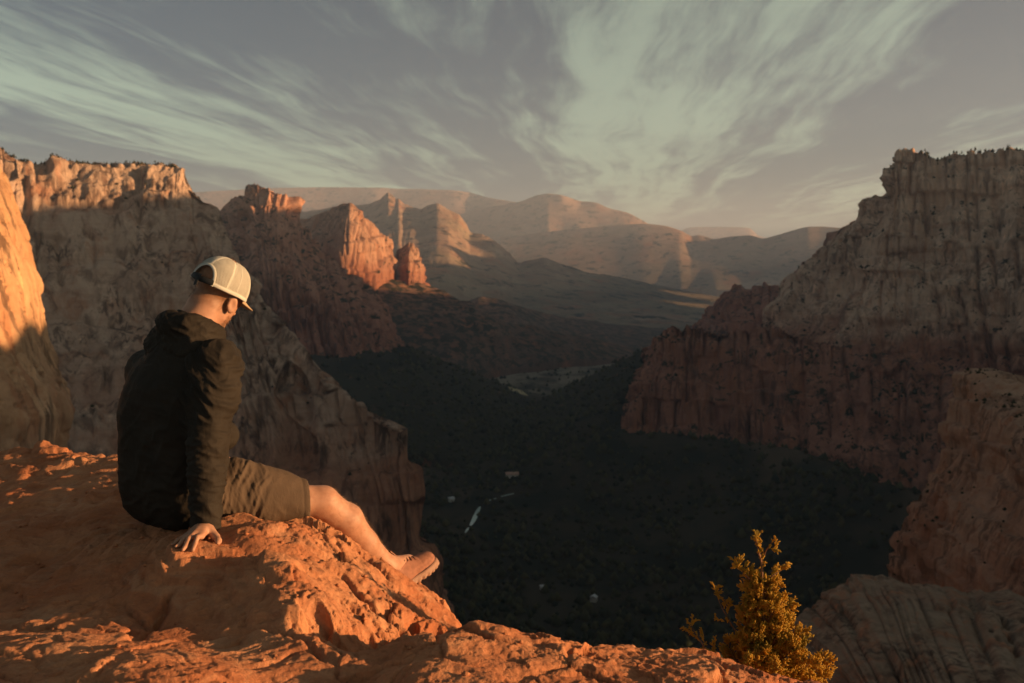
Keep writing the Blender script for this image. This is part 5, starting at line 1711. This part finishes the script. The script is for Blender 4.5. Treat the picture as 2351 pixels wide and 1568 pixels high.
def build_twigs(name, mat, parent):
    a = np.array([t_[0] for t_ in TW])
    bq = np.array([t_[1] for t_ in TW])
    ra, rb = np.array([t_[2] for t_ in TW]), np.array([t_[3] for t_ in TW])
    d = bq - a
    d /= np.linalg.norm(d, axis=1, keepdims=True) + 1e-9
    s1 = np.cross(d, (0.31, 0.77, 0.55))
    s1 /= np.linalg.norm(s1, axis=1, keepdims=True) + 1e-9
    s2 = np.cross(d, s1)
    mid = a * 0.45 + bq * 0.55
    rings = []
    for c_, r_ in ((a, ra * 0.7), (mid, ra * 1.1), (bq, rb)):
        for j in range(4):
            an = math.pi / 2 * j
            rings.append(c_ + (s1 * math.cos(an) + s2 * math.sin(an)) * r_[:, None])
    V = np.stack(rings, 1)
    base_ = np.array([(r0 + j, r0 + (j + 1) % 4, r0 + 4 + (j + 1) % 4, r0 + 4 + j) for r0 in (0, 4) for j in range(4)] + [(8, 9, 10, 11)])
    F = base_[None] + (np.arange(len(TW)) * 12)[:, None, None]
    return make_mesh(name, V.reshape(-1, 3), F.reshape(-1, 4), mat, parent)


def branch(p0, d0, L, dens, thick=0.004, rise=0.35):
    d = unit(d0)
    pts, p = [p0], p0.copy()
    n = 5
    for i in range(n):
        d = unit(d + UP * rise * 0.25 + np.array([rj.uniform(-1, 1) for _ in range(3)]) * 0.16)
        p = p + d * L / n
        pts.append(p.copy())
    br.seg(pts, list(np.linspace(thick, 0.0010, n + 1)), 5)
    m = int(dens * L / 0.01)
    for i in range(m):
        f = 0.12 + 0.88 * (i + rj.random()) / m
        k = min(int(f * n), n - 1)
        q = pts[k] + (pts[k + 1] - pts[k]) * (f * n - k)
        ax_ = unit(pts[k + 1] - pts[k])
        o = unit(np.array([rj.gauss(0, 1) for _ in range(3)]))
        o = unit(o - ax_ * (o @ ax_))
        tw = L * 0.26 * (1.15 - f) + 0.012
        e = q + unit(ax_ * 0.8 + o * 0.9 + UP * 0.25) * tw
        for j in range(4):
            ff = 0.25 + 0.25 * j
            dd = unit((e - q) / (np.linalg.norm(e - q) + 1e-9) + np.array([rj.gauss(0, 0.55) for _ in range(3)]) + UP * 0.2)
            sprig(q + (e - q) * ff, dd, rj.uniform(0.017, 0.028))
    sprig(pts[-1], d, 0.03)


def stem_at(py):
    ys = [to_px(s_[None])[1][0] for s_ in stem]
    for i in range(len(stem) - 1):
        if ys[i] >= py >= ys[i + 1]:
            f = (ys[i] - py) / (ys[i] - ys[i + 1])
            return stem[i] * (1 - f) + stem[i + 1] * f
    return stem[-1]


pxm = JD / FPX
for i in range(88):
    f = i / 87.0
    py = 1790 - 480 * f ** 0.9
    half = np.interp(py, [1270, 1300, 1330, 1360, 1400, 1440, 1480, 1520, 1570, 1640, 1800], [6, 26, 42, 44, 56, 64, 88, 110, 122, 122, 92])
    az = i * 2.39996 + rj.uniform(-0.3, 0.3)
    L = half * pxm * rj.uniform(0.75, 1.12) / 0.83
    d = np.array([math.cos(az), math.sin(az) * 0.9, rj.uniform(0.35, 0.75)])
    if d[0] < 0 and 1380 < py < 1520:
        L *= 1.08
    branch(stem_at(py + 40), d, L, 1.25, 0.0035)
for a_, b_, dn in (((1690, 1450), (1628, 1372), 0.45), ((1640, 1530), (1580, 1440), 0.35), ((1690, 1370), (1682, 1312), 0.0), ((1722, 1330), (1690, 1308), 0.8),
                   ((1790, 1580), (1880, 1535), 1.2), ((1780, 1610), (1870, 1590), 1.2), ((1690, 1530), (1600, 1510), 1.0), ((1765, 1330), (1792, 1302), 0.7), ((1780, 1420), (1818, 1392), 0.8), ((1747, 1290), (1770, 1250), 0.25), ((1745, 1280), (1735, 1240), 0.25)):
    if dn:
        pa_, pb_ = P(a_[0], a_[1], JD + rj.uniform(-0.03, 0.03)), P(b_[0], b_[1], JD + rj.uniform(-0.05, 0.05))
        branch(pa_, pb_ - pa_, np.linalg.norm(pb_ - pa_), dn, 0.003, 0.1)
for i in range(16):
    f = i / 15
    q = stem[-2] * (1 - f) + stem[-1] * f if f > 0.4 else stem[-3] * (1 - f / 0.4) + stem[-2] * (f / 0.4)
    sprig(q, unit(np.array([rj.gauss(0, 1), rj.gauss(0, 1), 0.7])), 0.016)
trunk.build('trunk', m_bark, tree)
br.build('branchwork', m_bark, tree)['kind'] = 'stuff'
build_twigs('crown', m_leaf, tree)['kind'] = 'stuff'

# ------------------------------------------------------------------ vegetation far below and on the walls
OCT = np.array([[1, 0, 0], [0.3, 0.95, 0.1], [-0.8, 0.55, 0], [-0.8, -0.6, 0.1], [0.3, -0.95, 0], [0, 0, 1.25], [0, 0, -0.6]])
OCF = np.array([[0, 1, 5], [1, 2, 5], [2, 3, 5], [3, 4, 5], [4, 0, 5], [1, 0, 6], [2, 1, 6], [3, 2, 6], [4, 3, 6], [0, 4, 6]])


def blobs(name, pts, size, mat, tall=1.0):
    n = len(pts)
    rot = RNG.uniform(0, 6.28, n)
    sc = size * (0.55 + 1.1 * RNG.uniform(0, 1, n) ** 2)
    jit = RNG.uniform(0.7, 1.3, (n, 7, 1))
    o = OCT[None] * jit
    x = o[..., 0] * np.cos(rot)[:, None] - o[..., 1] * np.sin(rot)[:, None]
    y = o[..., 0] * np.sin(rot)[:, None] + o[..., 1] * np.cos(rot)[:, None]
    V = np.stack([x, y, o[..., 2] * tall], -1) * sc[:, None, None] + pts[:, None, :]
    F = OCF[None] + (np.arange(n) * 7)[:, None, None]
    ob = make_mesh(name, V.reshape(-1, 3), F.reshape(-1, 3), mat, smooth=False)
    tag(ob, kind='stuff')
    return ob


def leaf_mat(name, a, bcol):
    m, t, b = principled(name)
    g = t.new('ShaderNodeNewGeometry')
    c = t.mix(g.outputs['Random Per Island'], a, bcol)
    t.l.new(c, b.inputs['Base Color'])
    b.inputs['Roughness'].default_value = 0.9
    b.inputs['Specular IOR Level'].default_value = 0.05
    return m


m_wood = leaf_mat('cottonwood_leaves', (0.016, 0.026, 0.018), (0.075, 0.075, 0.036))
m_scrub = leaf_mat('scrub_leaves', (0.022, 0.028, 0.016), (0.055, 0.05, 0.028))
k = 22000
dpt = 640 * np.exp(RNG.uniform(0, 1, k) ** 0.9 * math.log(4600 / 640.0))
lat = RNG.uniform(-0.42, 0.50, k) * dpt
fld = np.stack([lat, dpt, np.zeros(k)], 1)
keepm = fbm(fld / [90, 150, 1], 3) > -0.22 + RNG.uniform(-0.2, 0.2, k)
keepm &= (fld[:, 1] < 2150) | (RNG.uniform(0, 1, k) < 0.22)
fld = fld[keepm]
fld[:, 2] = val_z(fld[:, 0], fld[:, 1]) + 1.5
wood = blobs('trees', fld, 4.0, m_wood, 1.1)
tag(wood, 'dark trees and brush covering the shaded canyon floor', 'trees', kind='stuff')


def scrub_on(name, G, N, nz0, n, size, lab):
    Vg, Ng = G.reshape(-1, 3), N.reshape(-1, 3)
    real = vnormals(Vg, grid_faces(G.shape[0], G.shape[1]))
    up_ = np.abs(real[:, 2])
    px, py = to_px(Vg)
    ok = np.where((up_ > nz0) & (px > -60) & (px < 2420) & (np.abs(Vg[:, 2]) < 235) & (fbm(Vg / (size * 22), 3) > (0.16 if size > 1 else -0.1)))[0]
    idx = RNG.choice(ok, n)
    o = blobs(name, Vg[idx] + RNG.normal(0, size * 0.8, (n, 3)) * [1, 1, 0.2], size, m_scrub, 0.9)
    tag(o, lab, 'scrub', kind='stuff')


scrub_on('scrub', WRG, WRN, 0.60, 260, 2.4, 'dark scrub on the ledges of the pale right wall')
scrub_on('scrub', WLLG, WLLN, 0.55, 260, 2.2, 'dark scrub on the ledges of the red lower cliff')
scrub_on('scrub', WLG, WLN, 0.62, 60, 1.3, 'dark scrub on the ledges of the left wall')
scrub_on('scrub', BTG, BTN, 0.45, 170, 0.55, 'small bushes dotted over the slickrock buttress')


def rim_trees(G, sub_v, x0, x1, n, size, lab):
    row = G[3 * HEADSUB - 1:3 * HEADSUB + 2].reshape(-1, 3)
    px, py = to_px(row)
    ok = np.where((px > x0) & (px < x1))[0]
    idx = RNG.choice(ok, n)
    o = blobs('trees', row[idx] + RNG.normal(0, 1.5, (n, 3)) * [1, 1, 0.1] + [0, 0, size * 0.5], size, m_scrub, 1.7)
    tag(o, lab, 'trees', kind='stuff')


rim_trees(WRG, 46, 2110, 2400, 150, 1.7, 'row of tiny trees along the rim of the right wall')
rim_trees(WLG, 46, 10, 405, 260, 0.8, 'line of bushes along the flat rim of the left mesa')


for G_ in (SPL, SPR):
    Vg = G_.reshape(-1, 3)
    idx = RNG.choice(len(Vg), 2600)
    o = blobs('trees', Vg[idx] + RNG.normal(0, 6, (2600, 3)) * [1, 1, 0.1] + [0, 0, 1.0], 3.6, m_wood, 1.1)
    tag(o, 'dark trees on the shaded spur below the ' + ('left' if G_ is SPL else 'right') + ' canyon wall', 'trees', kind='stuff')

# ------------------------------------------------------------------ river, clearings and houses on the valley floor
def on_valley(px, py):
    lo, hi = 500.0, 5000.0
    for _ in range(40):
        m = (lo + hi) / 2
        q = P(px, py, m)
        if q[2] > val_z(np.array([q[0]]), np.array([q[1]]))[0]:
            lo = m
        else:
            hi = m
    q = P(px, py, lo)
    return np.array([q[0], q[1], val_z(np.array([q[0]]), np.array([q[1]]))[0]])


def ground_strip(name, left, right, mat, lift=1.2):
    n = 24
    s = np.linspace(0, len(left) - 1, n)
    lt = np.array([[np.interp(v, range(len(left)), [q[k] for q in left]) for k in (0, 1)] for v in s])
    rt = np.array([[np.interp(v, range(len(right)), [q[k] for q in right]) for k in (0, 1)] for v in s])
    V = []
    for a, bq in zip(lt, rt):
        for f in np.linspace(0, 1, 7):
            q = on_valley(*(a * (1 - f) + bq * f))
            q[2] += lift
            V.append(q)
    o = make_mesh(name, np.array(V), grid_faces(n, 7), mat)
    tag(o, kind='structure')
    return o


m_water, t, b = principled('river_water')
b.inputs['Base Color'].default_value = (0.30, 0.40, 0.36, 1)
b.inputs['Roughness'].default_value = 0.12
b.inputs['Specular IOR Level'].default_value = 0.8
wn = t.noise(t.new('ShaderNodeNewGeometry').outputs['Position'], 0.6, 3.0, 0.6)
bp = t.new('ShaderNodeBump')
bp.inputs['Strength'].default_value = 0.15
t.l.new(wn, bp.inputs['Height'])
t.l.new(bp.outputs[0], b.inputs['Normal'])
m_sand = plain_mat('sand_bar', (0.24, 0.19, 0.15), 0.95, 0.1, 0.3, 0.08)
m_field = plain_mat('dry_field', (0.40, 0.33, 0.20), 0.95, 0.1, 0.3, 0.05)
for RIV in ([(1080, 1210, 5), (1086, 1200, 9), (1092, 1188, 11), (1098, 1174, 8), (1103, 1166, 3)], [(1068, 1226, 2), (1073, 1219, 5), (1077, 1215, 2)], [(1118, 1154, 2), (1128, 1150, 5), (1140, 1147, 2)], [(1150, 1143, 1), (1166, 1139, 3), (1180, 1136, 1)]):
    ground_strip('river', [(x - w_ / 2, y) for x, y, w_ in RIV], [(x + w_ / 2, y + 1.5) for x, y, w_ in RIV], m_water, 2.2)
ground_strip('field', [(1166, 890), (1180, 893), (1200, 900)], [(1172, 899), (1190, 906), (1214, 912)], m_field, 2.5)
ground_strip('field', [(1228, 843), (1262, 841), (1290, 842)], [(1230, 850), (1264, 848), (1290, 848)], m_sand, 3.0)
ground_strip('field', [(1300, 806), (1340, 803), (1400, 800)], [(1302, 811), (1342, 808), (1402, 805)], m_sand, 4.0)

m_wwall = plain_mat('white_siding', (0.55, 0.54, 0.52), 0.8, 0.2, 0.05, 0.5)
m_proof = plain_mat('pink_roof', (0.52, 0.33, 0.27), 0.8, 0.2, 0.1, 0.4)
m_groof = plain_mat('pale_metal_roof', (0.62, 0.64, 0.68), 0.5, 0.4, 0.05, 0.4)
m_door = plain_mat('brown_door', (0.12, 0.07, 0.05), 0.7, 0.2)


def house(px, py, lx, ly, hz, rot, roof, label):
    q = on_valley(px, py)
    e = bpy.data.objects.new('house', None)
    COL.objects.link(e)
    e.location = Vector(q)
    tag(e, label, 'house', 'small buildings on the valley floor')
    ca, sa = math.cos(rot), math.sin(rot)

    def T(x, y, z):
        return np.array([q[0] + x * ca - y * sa, q[1] + x * sa + y * ca, q[2] + z])
    hx, hy = lx / 2, ly / 2
    V = [T(sx * hx, sy * hy, z) for z in (-2, hz) for sx, sy in ((-1, -1), (1, -1), (1, 1), (-1, 1))]
    V += [T(-hx, 0, hz + ly * 0.35), T(hx, 0, hz + ly * 0.35)]
    make_mesh('wall', np.array(V), [np.array([(0, 1, 5, 4), (1, 2, 6, 5), (2, 3, 7, 6), (3, 0, 4, 7)]), np.array([(4, 7, 8), (5, 9, 6)])], m_wwall, e, smooth=False)
    ov = 0.6
    rh = hz + ly * 0.35
    Rv = []
    for up_ in (0.05, 0.35):
        Rv += [T(-hx - ov, -hy - ov, hz - 0.25 + up_), T(hx + ov, -hy - ov, hz - 0.25 + up_), T(hx + ov, 0, rh + up_), T(-hx - ov, 0, rh + up_), T(hx + ov, hy + ov, hz - 0.25 + up_), T(-hx - ov, hy + ov, hz - 0.25 + up_)]
    make_mesh('roof', np.array(Rv), [np.array([(3, 2, 1, 0), (5, 4, 2, 3), (6, 7, 8, 9), (9, 8, 10, 11), (0, 1, 7, 6), (4, 5, 11, 10), (1, 2, 8, 7), (2, 4, 10, 8), (0, 6, 9, 3), (3, 9, 11, 5)])], roof, e, smooth=False)
    make_mesh('door', np.array([T(-0.6, -hy - 0.05, 0), T(0.6, -hy - 0.05, 0), T(0.6, -hy - 0.05, 2.2), T(-0.6, -hy - 0.05, 2.2), T(-0.6, -hy + 0.1, 0), T(0.6, -hy + 0.1, 0), T(0.6, -hy + 0.1, 2.2), T(-0.6, -hy + 0.1, 2.2)]),
              np.array([(0, 1, 2, 3), (1, 5, 6, 2), (4, 0, 3, 7), (3, 2, 6, 7)]), m_door, e, smooth=False)


house(1176, 1094, 17, 8, 3.5, 0.1, m_proof, 'long low building with pinkish roof on the valley floor, farthest of the houses')
house(1036, 1151, 7, 6, 4, 0.5, m_groof, 'small white house left of the pale river bend')
house(1247, 1353, 6, 5, 3, 0.3, m_groof, 'tiny pale-roofed building on the dark valley floor below the river')
house(1363, 1381, 5, 6, 4.5, 1.2, m_groof, 'tall narrow white building nearest the viewer on the dark valley floor')

# ------------------------------------------------------------------ the evening air
zmin, zmax = 1e9, -1e9
dg = bpy.context.evaluated_depsgraph_get()
for o in scene.objects:
    if o.type == 'MESH':
        for cnr in o.bound_box:
            zz = (o.matrix_world @ Vector(cnr)).z
            zmin, zmax = min(zmin, zz), max(zmax, zz)
zmin -= 1.0
zmax += 8.0
bx0, bx1, by0, by1 = -32000, 32000, -6000, 31500
Vz = np.array([(x, y, z_) for z_ in (zmin, zmax) for x, y in ((bx0, by0), (bx1, by0), (bx1, by1), (bx0, by1))], float)
m_haze = bpy.data.materials.new('evening_haze')
m_haze.use_nodes = True
t = NT(m_haze.node_tree)
for nd in list(t.n):
    t.n.remove(nd)
pv = t.new('ShaderNodeVolumePrincipled')
pv.inputs['Color'].default_value = (0.64, 0.76, 1.0, 1)
pv.inputs['Density'].default_value = 6.0e-5
pv.inputs['Anisotropy'].default_value = 0.25
mo = t.new('ShaderNodeOutputMaterial')
t.l.new(pv.outputs[0], mo.inputs['Volume'])
hz = make_mesh('haze', Vz, np.array([(0, 3, 2, 1), (4, 5, 6, 7), (0, 1, 5, 4), (1, 2, 6, 5), (2, 3, 7, 6), (3, 0, 4, 7)]), m_haze, smooth=False)
tag(hz, 'thin evening haze filling the canyon air', 'haze', kind='stuff')
